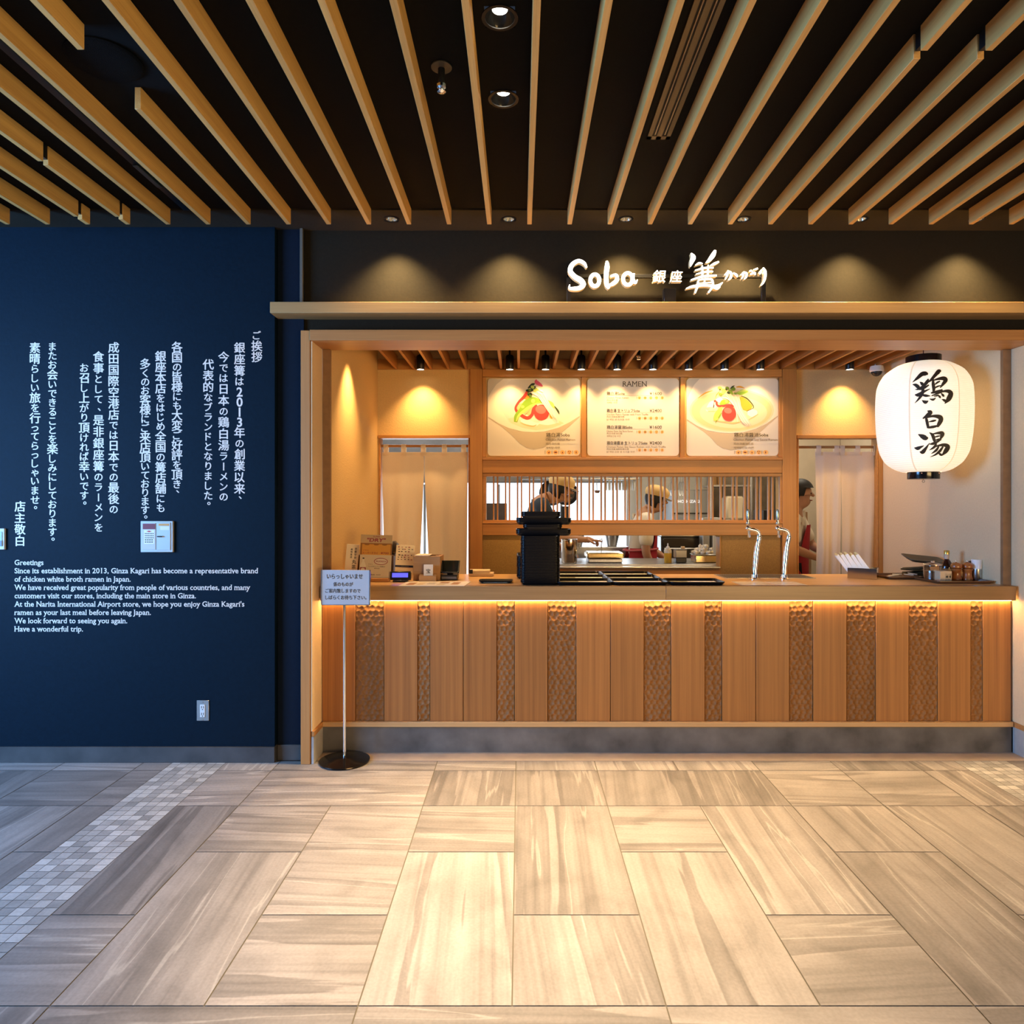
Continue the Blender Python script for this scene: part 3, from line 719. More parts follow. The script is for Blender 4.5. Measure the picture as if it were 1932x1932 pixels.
# rounded corner of the serving hatch
q = [(PX(1359.2, 5.46), PZ(1010.6, 5.46))]+[(PX(1351.2, 5.46)+.0337*math.cos(t), PZ(1018.7, 5.46)+.0337*math.sin(t)) for t in [PI/2*i/8 for i in range(9)]]
struct(B().prism(q[:1]+q[1:][::-1], 5.462, YB+.08).obj('trim_28', mustard))
for n, (x0, x1, z0, z1) in ((29, HL), (30, HR)):
    b = B(); b.box(x0-.006, x1+.006, YB-.02, YB+.088, z1-.018, z1+.006, .001)
    b.box(x0+.0005, x0+.012, YB-.008, YB+.088, 0, z1-.0185, .001); b.box(x1-.012, x1-.0005, YB-.008, YB+.088, 0, z1-.0185, .001)
    struct(b.obj('trim_%d' % n, back_x))
struct(B().box(HR[1]+.001, XR-.001, YB-.014, YB-.0005, 0, PZ(824, YB), .001).obj('trim_31', back_z))
# lattice window above the hatch
wf = struct(bpy.data.objects.new('window_1', None)); COL.objects.link(wf); wf.location = ((HW[0]+HW[1])/2, YB, HW[2]); WO['window_1'] = Vector(wf.location)
wf['label'] = 'long low window with upright timber lattice bars above the serving hatch'
b = B()
y0, y1 = YB-.028, YB+.088
xa2, xb2 = PX(911, 5.445), PX(1476, 5.445)
b.box(xa2, xb2, y0, YB-.0005, PZ(898.8, 5.445), PZ(893, 5.445), .001); b.box(xa2, xb2, y0, YB-.0005, PZ(985.2, 5.445), PZ(981.2, 5.445), .001)
b.box(xa2, PX(917, 5.445), y0, YB-.0005, PZ(981, 5.445), PZ(899, 5.445), .001); b.box(PX(1471.5, 5.445), xb2, y0, YB-.0005, PZ(981, 5.445), PZ(899, 5.445), .001)
b.obj('frame', back_x, wf)
for k in range(24):
    for d in (0, 7.4):
        xc = PX(931.3+22.6*k+d, YB); bar = B().box(xc-.0058, xc+.0058, YB+.004, YB+.030, HW[2]+.0005, HW[3]-.0005, .001).obj('lattice_bar', back_z, wf)
# shop ceiling slats
for k in range(-8, 21):
    x = -.010+.1385*k
    if x < XL+.02 or x > XR-.02: continue
    o = B().box(x-.010, x+.010, 4.135, YB-.014, 2.55, 2.655, .0015).obj('shop_ceiling_slat', inner_slat)
    tag(o, '%s timber slat from the left in the ceiling over the counter' % ORD[k+8], 'slat', 'timber slats over the counter')
o = B().tube([(XL+.001, 5.12, 2.80), (XR-.001, 5.12, 2.80)], .05, 16).obj('ceiling_pipe', mat('black pipe', (.02, .02, .022), .35)); tag(o, 'black pipe running above the slats over the counter', 'pipe')
# spotlights between the slats
SPX = [(-.77, 'first black spotlight from the left, above the left door curtain'), (-.079, 'first of two black spotlights over the left ramen board'), (.198, 'second of two black spotlights over the left ramen board'),
       (.475, 'black spotlight between the left and middle boards'), (.752, 'first black spotlight over the price board'), (1.029, 'second black spotlight over the price board'), (1.306, 'black spotlight between the middle and right boards'),
       (1.583, 'first of two black spotlights over the right ramen board'), (1.86, 'second of two black spotlights over the right ramen board'), (2.553, 'last black spotlight at the right, above the right door curtain')]
for i, (x, lab) in enumerate(SPX):
    t = thing('spotlight', lab, 'spotlight', (x, 5.33, 2.52), 'spotlights between the shop slats')
    M = Matrix.Rotation(math.radians(-8), 4, 'X')
    B().lathe([(.030, 0), (.032, .004), (.032, .10), (.024, .112), (0, .113)], (x, 5.33, 2.52), 24, cap=False).obj('housing', blackm, t)
    B().lathe([(0, .006), (.0295, .006), (.0295, .012), (0, .012)], (x, 5.33, 2.52), 24, cap=False).obj('lamp', white_lamp, t)
    b = B(); b.cyl((x, 5.33, 2.632), (x, 5.33, 2.90), .008, n=10); b.box(x-.02, x+.02, 5.29, 5.37, 2.90, 2.955); b.obj('stem', blackm, t)
    edge = i in (0, 9)
    light('spot_beam', 'SPOT', (x, 5.33, 2.515), 46 if edge else 23, WARM, (x, 5.33+(.16 if edge else .12), 2.515-1.0), .014, 96, 1.0, parent=t)
sprinkler(PX(1205, 5.15), 5.15, 2.655, 'small chrome sprinkler head hanging between the slats over the counter')
for x, y, e, tg in ((-1.0, 4.52, 95, (-1.09, 4.56, 0)), (-.28, 4.45, 150, (-.28, 4.72, 0)), (.54, 4.45, 150, (.54, 4.72, 0)), (1.37, 4.45, 150, (1.37, 4.72, 0)), (2.2, 4.45, 170, (2.25, 4.72, 0))):
    light('unseen_shop_spot', 'SPOT', (x, y, 2.66 if x > -.99 else 2.52), e, WARM, tg, .02, 100 if x > -.99 else 84, 1.0)  # unseen spots, added to brighten the counter; leftmost follows the wall's scallop
t = thing('security_camera', 'white dome security camera above the right door curtain', 'camera', (PX(1654, 5.33), 5.33, 2.48))
cx = PX(1654, 5.33); wp = mat('white plastic', (.72, .70, .66), .4)
B().lathe([(.0, .075), (.046, .072), (.05, .05), (.05, .035), (.044, .028)][::-1], (cx, 5.33, 2.475), 28, cap=False).obj('housing', wp, t)
B().ball((cx, 5.33, 2.505), (.04, .04, .036), 20, 10).obj('dome', mat('smoked dome', (.02, .02, .022), .1), t)
B().cyl((cx, 5.33, 2.548), (cx+.02, 5.33, 2.62), .016).obj('mount', wp, t)

# ---------------------------------------------------------------- menu boards
board_white = mat('printed board', (.72, .66, .55), .5)
pr = {n: mat('print '+n, c, .5) for n, c in dict(bowl=(.76, .68, .56), inner=(.84, .75, .60), broth=(.78, .57, .30), broth2=(.80, .64, .42), grey=(.60, .55, .45), outside=(.52, .43, .30), red=(.70, .05, .04), pink=(.72, .16, .14), skin=(.75, .45, .20),
      green=(.22, .42, .03), lime=(.50, .62, .12), dark=(.02, .035, .01), leaf=(.14, .24, .02), white=(.88, .84, .74), sprout=(.78, .62, .55), orange=(.75, .36, .03), peel=(.03, .06, .015), noodle=(.84, .70, .42), magenta=(.62, .08, .16),
      ink=(.05, .035, .02), ink2=(.20, .15, .09), icon=(.80, .45, .14), mark=(.20, .03, .02), line=(.35, .28, .2)).items()}
YP = YB-.012
def board(px0, px1, label):
    t = thing('menu_board', label, 'menu board', (PX((px0+px1)/2, YP), YP, PZ(860, YP)), 'ramen menu boards')
    b = B(); b.prism(rrect(PX(px0, YP), PX(px1, YP), PZ(860, YP), PZ(714, YP), .030), YP, YB-.001); b.obj('panel', board_white, t)
    return t
class Pic:
    def __init__(s, k, x0, y0): s.k, s.x0, s.y0 = k, x0, y0; s.b = B(); s.lay = 0; s.m = []
    def c(s, x, y): return PX(x/s.k+s.x0, YP), PZ(y/s.k+s.y0, YP)
    def y(s): s.lay += 1; return YP-.0004-.00012*s.lay
    def use(s, n):
        if pr[n] not in s.m: s.m.append(pr[n])
        s.b.cur = s.m.index(pr[n]); return s
    def poly(s, n, pts, smooth=0):
        if smooth: pts = [p[:2] for p in catmull([(x, y, 0) for x, y in pts], smooth)]
        s.use(n).b.flat([s.c(*p) for p in pts], s.y())
    def st(s, n, pts, closed=False): stroke(s.use(n).b, pts, s.c, s.y(), closed, 6)
    def el(s, n, cx, cy, rx, ry, rot=0): s.poly(n, ellipse(cx, cy, rx, ry, 32, rot))
def icons(b, m, x0, zc, step, r, yy):
    """five little round allergen marks"""
    for q in range(5):
        x = x0+step*q; b.cur = m.index(pr['icon']); b.flat(ellipse(x, zc, r, r, 14), yy)
        b.cur = m.index(pr['mark']); k = r
        if q == 0: b.flat([(x-.5*k, zc+.3*k), (x-.1*k, zc), (x+.5*k, zc+.5*k), (x+.3*k, zc-.3*k), (x, zc-.6*k)], yy-.0002)
        elif q == 1: b.flat(ellipse(x, zc, .7*k, .3*k, 10), yy-.0002)
        elif q == 2: b.flat([(x-.3*k, zc-.4*k), (x, zc+.5*k), (x+.35*k, zc-.4*k)], yy-.0002)
        elif q == 3:
            for dx, dz in ((-.4, .35), (.4, .35), (0, -.4)): b.flat(ellipse(x+dx*k, zc+dz*k, .25*k, .22*k, 8), yy-.0002)
        else: b.flat(ellipse(x, zc, .22*k, .55*k, 8), yy-.0002)
        b.cur = m.index(pr['line']); b.flat([(x-1.75*k, zc-.8*k), (x-1.55*k, zc-.8*k), (x-1.55*k, zc+.8*k), (x-1.75*k, zc+.8*k)], yy)
def px_text(b, s, xa, xb, yc, hpx, yy, bold=.0, ref=(0, .7), slant=0, slab=False): write(b, s, PX(xa, YP), PX(xb, YP), PZ(yc, YP), hpx*YP/F, yy, bold, slant, ref=ref, slab=slab)
KREF = (-.08, .83)
def caption(t, xl, xr, xe, jp, en, cn, kr, xc, xi):
    b = B(); m = [pr['ink'], pr['ink2'], pr['icon'], pr['mark'], pr['line']]; yy = YP-.0075
    b.cur = 0; px_text(b, jp, xl, xr, 820.6, 7.6, yy, .012, KREF)
    b.cur = 4; b.flat([(PX(xl-1, YP), PZ(825.7, YP)), (PX(xr, YP), PZ(825.7, YP)), (PX(xr, YP), PZ(825.3, YP)), (PX(xl-1, YP), PZ(825.3, YP))], yy)
    b.cur = 1; px_text(b, en, xl-1, xe, 829.7, 4.4, yy); px_text(b, cn, xl-1, xc, 837.6, 4.8, yy, 0, KREF); px_text(b, kr, xl-1, xc, 845, 4.8, yy, 0, KREF)
    icons(b, m, PX(xi, YP), PZ(853.6, YP), 12.9*YP/F if xi < 1100 else 12.9*YP/F, 4.2*YP/F, yy)
    b.obj('caption', m, t, smooth=False)
t = board(920, 1094.5, 'left menu board showing ramen bowl with red pepper and tomato')
p = Pic(9.424, 905, 705)
p.poly('grey', [(150, 130), (190, 92), (420, 92), (300, 190), (200, 330), (150, 420)])
p.poly('outside', [(150, 770), (330, 885), (520, 975), (760, 1035), (960, 1045), (1150, 1035), (1400, 960), (1600, 860), (1776, 752), (1776, 775), (1600, 930), (1440, 1065), (1330, 1160), (1230, 1255), (1120, 1318), (960, 1346), (830, 1318), (710, 1240), (570, 1095), (400, 950), (150, 790)])
p.poly('inner', [(150, 440), (200, 330), (300, 190), (430, 92), (1740, 92), (1774, 120), (1774, 752), (1600, 862), (1400, 962), (1150, 1030), (960, 1040), (760, 1030), (520, 968), (330, 878), (150, 762)])
p.poly('bowl', [(330, 560), (420, 250), (560, 110), (1500, 110), (1700, 350), (1740, 620), (1600, 780), (1380, 890), (1150, 960), (960, 975), (760, 955), (520, 860)])
p.poly('broth2', [(500, 800), (640, 770), (760, 860), (960, 900), (1200, 860), (1420, 840), (1500, 880), (1300, 960), (1000, 1005), (760, 960), (560, 880)])
p.st('white', [(730, 840, 20), (820, 850, 90), (980, 900, 70), (1060, 880, 20)]); p.st('white', [(1060, 880, 30), (1200, 860, 110), (1360, 850, 70), (1400, 880, 10)]); p.st('skin', [(720, 870, 8), (800, 905, 22), (940, 935, 26), (1010, 910, 10)])
p.st('skin', [(640, 620, 60), (740, 600, 150), (880, 660, 200), (910, 740, 90)]); p.st('orange', [(800, 420, 60), (860, 430, 90), (900, 470, 40)])
p.st('red', [(850, 300, 40), (800, 400, 56), (700, 500, 44), (640, 600, 40), (660, 670, 50), (740, 740, 60), (850, 790, 62), (930, 730, 56), (960, 620, 50), (1020, 560, 40)])
p.st('green', [(640, 860, 60), (660, 760, 90), (740, 650, 90), (830, 540, 130), (950, 480, 130), (1080, 500, 60), (1110, 525, 20)]); p.st('lime', [(650, 850, 20), (700, 740, 40), (860, 610, 50), (1000, 535, 30), (1090, 525, 10)])
p.el('lime', 950, 485, 36, 36); p.el('lime', 765, 590, 30, 26); p.st('lime', [(1190, 470, 20), (1280, 540, 60), (1330, 610, 20)])
p.el('red', 1100, 690, 136, 140); p.el('pink', 1085, 640, 95, 75, .3)
p.st('orange', [(1240, 640, 20), (1280, 740, 80), (1300, 790, 60)]); p.st('peel', [(1330, 580, 14), (1390, 660, 34), (1415, 720, 10)])
for pts in ([(860, 260, 20), (930, 200, 50), (980, 180, 20)], [(820, 300, 20), (880, 300, 60), (960, 290, 30)], [(850, 380, 20), (900, 370, 60), (930, 390, 20)], [(880, 230, 20), (950, 250, 70), (1000, 240, 30)]): p.st('dark', pts)
for x, y, r in ((940, 240, 34), (890, 290, 26), (900, 400, 30), (870, 350, 22), (980, 300, 30), (1020, 270, 34)): p.el('leaf' if x < 930 else 'lime', x, y, r, r*.8, .5)
p.st('magenta', [(1010, 105, 14), (1010, 150, 70), (1080, 200, 50), (1120, 225, 10)])
for x, y in ((960, 350), (1010, 380), (1060, 340), (1040, 260), (1090, 300)): p.st('white', [(x-40, y-20, 14), (x, y, 36), (x+40, y+24, 12)])
for a in range(7): p.st('sprout' if a % 2 else 'white', [(1000+22*a, 350+6*(a % 3), 10), (1120+18*a, 520, 16), (1230+14*a, 680, 16), (1350+8*a, 860-30*(a % 3), 6)])
p.b.obj('picture', p.m, t, smooth=False)
caption(t, 1030.5, 1074.8, 1084.9, '鶏白湯Soba', 'Chicken Paitan Ramen', '鸡白汤拉面', '계백탕 라면', 1056, 1035.3)
t = board(1295, 1468.5, 'right menu board showing ramen bowl with squash wedge and tomato')
p = Pic(9.424, 1285, 705)
p.poly('grey', [(103, 130), (140, 92), (330, 92), (230, 200), (140, 380), (103, 480)])
p.poly('outside', [(103, 815), (280, 930), (450, 1010), (680, 1052), (880, 1062), (1100, 1045), (1330, 985), (1520, 890), (1720, 745), (1720, 765), (1560, 900), (1420, 1030), (1290, 1165), (1180, 1270), (1050, 1335), (880, 1364), (740, 1328), (640, 1265), (520, 1130), (400, 1030), (103, 832)])
p.poly('inner', [(103, 520), (140, 380), (230, 200), (330, 92), (1690, 92), (1722, 120), (1722, 742), (1520, 886), (1330, 980), (1100, 1040), (880, 1056), (680, 1046), (450, 1004), (280, 922), (103, 806)])
p.el('broth2', 900, 650, 750, 388); p.el('broth', 900, 655, 715, 362); p.el('broth2', 930, 690, 600, 280)
p.st('orange', [(300, 440, 8), (420, 350, 22), (560, 300, 10)]); p.st('orange', [(980, 240, 20), (1050, 235, 34), (1130, 260, 10)])
p.st('white', [(450, 660, 40), (560, 560, 150), (620, 600, 60)]); p.st('noodle', [(440, 620, 30), (540, 640, 90), (620, 660, 30)]); p.st('white', [(1180, 700, 60), (1280, 700, 150), (1350, 670, 40)])
p.st('skin', [(1200, 820, 8), (1290, 770, 20), (1370, 720, 8)]); p.st('skin', [(480, 672, 6), (560, 668, 12), (620, 672, 4)])
p.st('skin', [(600, 840, 14), (760, 860, 26), (930, 880, 30), (1080, 850, 14)])
p.poly('orange', [(1030, 420), (1090, 410), (1200, 490), (1270, 580), (1240, 630), (1160, 665), (1100, 640), (1050, 520)]); p.st('peel', [(1060, 398, 8), (1150, 430, 22), (1230, 500, 20), (1288, 590, 14), (1250, 630, 8), (1165, 668, 8)])
p.st('green', [(980, 360, 40), (1060, 340, 80), (1150, 320, 50), (1190, 320, 8)]); p.st('lime', [(1000, 340, 10), (1090, 300, 40), (1180, 310, 10)])
p.st('red', [(585, 490, 40), (625, 490, 34), (640, 560, 36), (720, 580, 34), (850, 560, 40), (930, 590, 50)]); p.st('white', [(620, 470, 30), (690, 470, 100), (740, 480, 30)])
p.st('green', [(690, 550, 20), (750, 510, 90), (850, 500, 40)]); p.el('lime', 805, 495, 28, 28); p.st('lime', [(590, 840, 30), (630, 740, 90), (690, 640, 60), (730, 590, 10)]); p.st('green', [(610, 870, 10), (680, 760, 22), (720, 690, 8)]); p.el('lime', 690, 635, 40, 38); p.el('lime', 625, 800, 36, 34)
p.el('red', 850, 710, 125, 135); p.el('pink', 830, 660, 70, 50, .2)
for x, y, r, n in ((690, 260, 42, 'lime'), (760, 300, 40, 'lime'), (820, 260, 36, 'leaf'), (700, 370, 34, 'leaf'), (870, 320, 44, 'leaf'), (920, 270, 46, 'leaf'), (840, 340, 30, 'dark'), (740, 340, 30, 'lime'), (900, 360, 34, 'leaf'), (960, 360, 30, 'leaf'), (800, 280, 20, 'dark'), (690, 280, 14, 'dark')): p.el(n, x, y, r, r*.75, .4)
p.st('dark', [(870, 270, 10), (910, 235, 24), (945, 215, 8)]); p.st('leaf', [(610, 430, 6), (630, 370, 10), (690, 310, 6)])
for a in range(9): p.st('sprout' if a % 3 else 'white', [(790+28*a, 370-10*(a % 2), 8), (900+18*a, 500, 15), (980+12*a, 650, 15), (1080+16*a, 850, 12), (1180+8*a, 930-30*(a % 3), 5)])
p.st('white', [(720, 420, 8), (830, 450, 14), (950, 590, 10)]); p.st('white', [(950, 600, 8), (985, 720, 14), (1000, 860, 6)])
p.b.obj('picture', p.m, t, smooth=False)
caption(t, 1384.5, 1449, 1466, '鶏白湯醤油Soba', 'Chicken Paitan Soy Sauce Ramen', '鸡白汤酱油拉面', '계백탕간장 라면', 1421, 1392.3)
t = board(1108, 1281, 'middle menu board listing four ramen prices')
b = B(); px_text(b, 'RAMEN', 1175, 1220, 724.2, 9.6, YP-.0008, .0, slab=True); b.obj('title', pr['ink'], t, smooth=False)
rows = [(742.4, 1178.5, '鶏白湯Soba', '¥1600', 'Chicken Paitan Ramen', '鸡白汤拉面', '계백탕 라면', 750.3, 1186, 750.7), (774.7, 1207, '鶏白湯 生トリュフSoba', '¥2400', 'Chicken Paitan Ramen with Fresh Truffle', '鸡白汤鲜松露拉面', '닭 백탕 생 트러플 라면', 782, 1223, 789),
        (805.8, 1193, '鶏白湯醤油Soba', '¥1600', 'Chicken Paitan Soy Sauce Ramen', '鸡白汤酱油拉面', '계백탕간장 라면', 813.4, 1194, 815), (835.6, 1221.5, '鶏白湯醤油 生トリュフSoba', '¥2400', 'Chicken Paitan Soy Sauce Ramen with Fresh Truffle', '鸡白汤酱油鲜松露拉面', '닭 백탕 간장 생 트러플 라면', 843, 1256, 849)]
b = B(); b2 = B(); b3 = B(); m3 = [pr['icon'], pr['mark'], pr['line']]
for yc, xe, jp, pc, en, cn, kr, ye, xe2, yi in rows:
    px_text(b, jp, 1145, xe, yc, 6.4, YP-.0008, .008, KREF); px_text(b, pc, 1225.5, 1248.5, yc, 5.6, YP-.0008, .004)
    px_text(b2, en, 1144.5, xe2, ye, 3.4, YP-.0008); px_text(b2, cn, 1144.5, 1144.5+4.2*len(cn), ye+(4.4 if yi > 800 and yi < 820 or yc > 830 or yc > 774 and yc < 776 else 5), 3.6, YP-.0008, 0, KREF)
    px_text(b2, kr, 1144.5, 1144.5+3.3*len(kr), ye+9.6, 3.6, YP-.0008, 0, KREF)
    b3.cur = 2; b3.flat([(PX(1145, YP), PZ(yc+4, YP)), (PX(1248.5, YP), PZ(yc+4, YP)), (PX(1248.5, YP), PZ(yc+3.6, YP)), (PX(1145, YP), PZ(yc+3.6, YP))], YP-.0008)
    icons(b3, m3, PX(1206.5, YP), PZ(yi, YP), 10.7*YP/F, 3.1*YP/F, YP-.0008)
b.obj('price_list', pr['ink'], t, smooth=False); b2.obj('small_print', pr['ink2'], t, smooth=False); b3.obj('icons', m3, t, smooth=False)

# ---------------------------------------------------------------- door curtains
linen = mat('linen curtain', (.88, .77, .60), .9, noise=.05, nscale=220, bump=.2)
_n, _l = linen.node_tree.nodes, linen.node_tree.links; _p = _n['Principled BSDF']; _t = _n.new('ShaderNodeBsdfTranslucent'); _t.inputs[0].default_value = (.80, .60, .40, 1); _m = _n.new('ShaderNodeMixShader'); _m.inputs[0].default_value = .35
_l.new(_p.outputs[0], _m.inputs[1]); _l.new(_t.outputs[0], _m.inputs[2]); _l.new(_m.outputs[0], _n['Material Output'].inputs['Surface'])
def curtain(name_label, rod_label, px0, px1, split, pyt, pyb, rx0, rx1, ry, tabs, open_w, Y, seed):
    o = B().tube([(PX(rx0, Y), Y, PZ(ry, Y)), (PX(rx1, Y), Y, PZ(ry, Y))], .011, 12).obj('curtain_rod', frame_x); tag(o, rod_label, 'rod')
    t = thing('door_curtain', name_label, 'curtain', (PX((px0+px1)/2, Y), Y, PZ(pyb, Y)), 'split door curtains')
    zt, z0 = PZ(pyt, Y), PZ(pyb, Y)
    for side in (0, 1):
        n, m = 30, 44; vs = []; fs = []
        for j in range(m+1):
            v = j/m; z = zt+(z0-zt)*v
            gap = open_w*max(0, v-.14)/.86
            xa = PX(px0, Y) if side == 0 else PX(split, Y)+.001+gap*.5
            xe = PX(split, Y)-.001-gap*.5 if side == 0 else PX(px1, Y)
            xa += (.016*math.sin(v*2.6)*v if side == 0 else 0); xe -= (.008*v if side else 0)
            for i in range(n+1):
                u = i/n
                dy = (.010*math.sin(u*9+seed+side*2)*(.25+v)+.006*math.sin(u*21+seed*2+v*3)*v+.004*math.sin(u*5-v*7+seed))
                vs.append((xa+(xe-xa)*u, Y+dy, z))
        for j in range(m):
            for i in range(n): a = j*(n+1)+i; fs.append((a, a+n+1, a+n+2, a+1))
        k = len(vs); vs2 = vs+[(x, y+.0015, z) for x, y, z in vs]; fs2 = fs+[tuple(i+k for i in f[::-1]) for f in fs]
        b = B(); b.add(vs2, fs2); b.obj('cloth_panel', linen, t)
    for tx in tabs:
        x0_, x1_ = PX(tx-4.6, Y), PX(tx+4.6, Y); zr = PZ(ry, Y); b = B()
        prof = [(-.0125, zt-.03), (-.0145, zr), (-.010, zr+.0105), (0, zr+.0145), (.010, zr+.0105), (.0145, zr), (.0125, zt-.03)]
        vs = []; fs = []
        for y_, z_ in prof: vs += [(x0_, Y+y_, z_), (x1_, Y+y_, z_)]
        for i in range(len(prof)-1): fs.append((2*i, 2*i+1, 2*i+3, 2*i+2))
        b.add(vs, fs); b.obj('tab', linen, t)
curtain('pale linen split curtain in the left doorway with a wide open slit', 'thin timber rod of the left door curtain', 721, 882.5, 800.5, 853, 1100, 716.5, 885.5, 841.5, (728.5, 762, 799, 838.5, 875), .082, YB+.045, .4)
curtain('pale linen split curtain in the right doorway beside the lantern', 'thin timber rod of the right door curtain', 1539, 1656, 1586.5, 852.5, 1100, 1504.5, 1656, 843.5, (1543.5, 1577.5, 1588, 1617, 1651.5), .012, YB+.045, 2.1)

# ---------------------------------------------------------------- service counter
Yf = 4.085
t = thing('service_counter', 'long timber counter front with carved strips and concrete plinth', 'counter', (.87, 4.3, 0))
carved = [(670.7, 724.4), (788, 811), (937.6, 970.6), (1033.5, 1087), (1215, 1266), (1330, 1362), (1489.5, 1534), (1597.6, 1652), (1715, 1769), (1832, 1854)]
seams = [607.6, 670.7, 724.4, 788, 811, 874, 937.6, 970.6, 1033.5, 1087, 1151.5, 1215, 1266, 1330, 1362, 1426, 1489.5, 1534, 1597.6, 1652, 1715, 1769, 1832, 1854, 1907.6]
zp0, zp1 = .1862, .908
for p0, p1 in zip(seams, seams[1:]):
    x0, x1 = PX(p0, Yf)+.0016, PX(p1, Yf)-.0016
    if (p0, p1) in carved:
        r2 = random.Random(int(p0)); cs = []; s_ = .034; row = 0; z = zp0-s_
        while z < zp1-.012:
            n = int((x1-x0)/s_)+3
            for i in range(n): cs.append((x0-s_+(i+.5*(row % 2))*s_+r2.uniform(-.005, .005), z+r2.uniform(-.005, .005), r2.uniform(-.0012, .0012)))
            z += s_*.86; row += 1
        grid = {}
        for c in cs: grid.setdefault((int(c[0]//.04), int(c[1]//.04)), []).append(c)
        nx = max(6, int((x1-x0)/.0034)); nz = int((zp1-zp0)/.0036); vs = []; fs = []
        for j in range(nz+1):
            z = zp0+(zp1-zp0)*j/nz
            for i in range(nx+1):
                x = x0+(x1-x0)*i/nx; gx, gz = int(x//.04), int(z//.04); h = .012
                for a in (-1, 0, 1):
                    for c_ in (-1, 0, 1):
                        for q in grid.get((gx+a, gz+c_), ()): h = min(h, 26*((x-q[0])**2+(z-q[1])**2)+q[2])
                vs.append((x, Yf+.0105-min(h, .0095) if 0 < i < nx else Yf+.004, z))
        for j in range(nz):
            for i in range(nx): a = j*(nx+1)+i; fs.append((a, a+1, a+nx+2, a+nx+1))
        b = B(); b.add(vs, fs); b.box(x0, x1, Yf+.0125, Yf+.017, zp0, zp1); b.obj('carved_panel', carve_wood, t, angle=50)
    else: B().box(x0, x1, Yf, Yf+.017, zp0, zp1, .0012).obj('panel', panel_wood, t)
x0, x1 = PX(607, 4.09), PX(1908, 4.09)
B().box(x0, x1, Yf+.018, Yf+.03, .16, .9088).obj('backing', mat('backing board', (.02, .012, .01), .8), t)
B().box(x0, x1, 4.070, Yf+.03, .1562, .1855, .002).obj('ledge', top_wood, t)
B().box(x0, x1, Yf+.004, Yf+.03, .0015, .156).obj('plinth', concrete, t)
B().box(x0+.01, x1-.01, 4.072, 4.0815, .9035, .9086).obj('light_strip', mat('warm light strip', (1, .8, .5), .5, emit=(1, .62, .24), strength=85), t)
t = thing('countertop', 'thick pale timber counter top along the whole opening', 'counter top', (.87, 4.4, .909))
B().box(XL+.003, XR-.003, 4.131, 4.76, .92, ZT, .001).obj('top_board', top_wood, t)
xs = PX(1256.5, 4.03)
B().box(-1.172, xs-.0002, 4.03, 4.0995, .9095, ZT, .0015).obj('front_edge', wood('edge timber', (.24, .125, .045), (.35, .195, .075), 'X', .36, 26, .7), t); B().box(xs+.0002, 2.904, 4.03, 4.0995, .9095, ZT, .0015).obj('front_edge', wood('darker counter timber', (.20, .10, .034), (.29, .15, .055), 'X', .34, 26, .7), t)
B().box(XL+.003, XR-.003, 4.0997, 4.1308, .9095, ZT).obj('joint_board', top_wood, t)

# ---------------------------------------------------------------- lantern
YLn = 4.36; cx, cz0 = PX(1742.2, YLn), 0
def paper():
    m, N, L, b = nt('lantern paper')
    t = N.new('ShaderNodeTexCoord'); sp = N.new('ShaderNodeSeparateXYZ'); L.new(t.outputs['Object'], sp.inputs[0])
    mu = N.new('ShaderNodeMath'); mu.operation = 'MULTIPLY'; mu.inputs[1].default_value = 2*PI/.0118; L.new(sp.outputs['Z'], mu.inputs[0])
    si = N.new('ShaderNodeMath'); si.operation = 'SINE'; L.new(mu.outputs[0], si.inputs[0])
    r = N.new('ShaderNodeMapRange'); r.inputs[1].default_value = .55; r.inputs[2].default_value = 1.0; r.inputs[3].default_value = 1; r.inputs[4].default_value = .70; L.new(si.outputs[0], r.inputs[0])
    n = N.new('ShaderNodeTexNoise'); n.inputs['Scale'].default_value = 30; L.new(t.outputs['Object'], n.inputs['Vector'])
    r2 = N.new('ShaderNodeMapRange'); r2.inputs[3].default_value = .93; r2.inputs[4].default_value = 1.05; L.new(n.outputs['Fac'], r2.inputs[0])
    m2 = N.new('ShaderNodeMath'); m2.operation = 'MULTIPLY'; L.new(r.outputs[0], m2.inputs[0]); L.new(r2.outputs[0], m2.inputs[1])
    m3 = N.new('ShaderNodeMath'); m3.operation = 'MULTIPLY'; L.new(m2.outputs[0], m3.inputs[0]); m3.inputs[1].default_value = .70
    b.inputs['Base Color'].default_value = (.80, .74, .64, 1); b.inputs['Roughness'].default_value = .8
    b.inputs['Emission Color'].default_value = (1, .84, .62, 1); L.new(m3.outputs[0], b.inputs['Emission Strength']); return m
LP = [(685, 30), (688, 41), (692, 49), (700, 61), (706, 67), (713, 71.5), (720, 75), (734, 79), (762, 80.6), (790, 80.4), (818, 78.8), (846, 75), (860, 70.5), (874, 62), (885, 48), (890, 36), (891, 30)]
sc = YLn/F
def lrad(py):
    for (a, ra), (c, rc) in zip(LP, LP[1:]):
        if a <= py <= c: return (ra+(rc-ra)*(py-a)/(c-a))*sc
    return 30*sc
t = thing('paper_lantern', 'large white paper lantern with black brush characters over the counter', 'lantern', (cx, YLn, PZ(904, YLn)))
prof = []; rings = 58; N_ = rings*5
sm = catmull([(r*1.0, y, 0) for y, r in LP], 10)
def sm_r(py):
    for p, q in zip(sm, sm[1:]):
        if p[1] <= py <= q[1]: return p[0]+(q[0]-p[0])*(py-p[1])/((q[1]-p[1]) or 1)
    return 30
for i in range(N_+1):
    py = 891-(891-685)*i/N_; prof.append((sm_r(py)*sc+.0016*abs(math.sin(PI*i/5)), PZ(py, YLn)))
B().lathe(prof, (cx, YLn, 0), 72, cap=False).obj('paper_shade', paper(), t, angle=70)
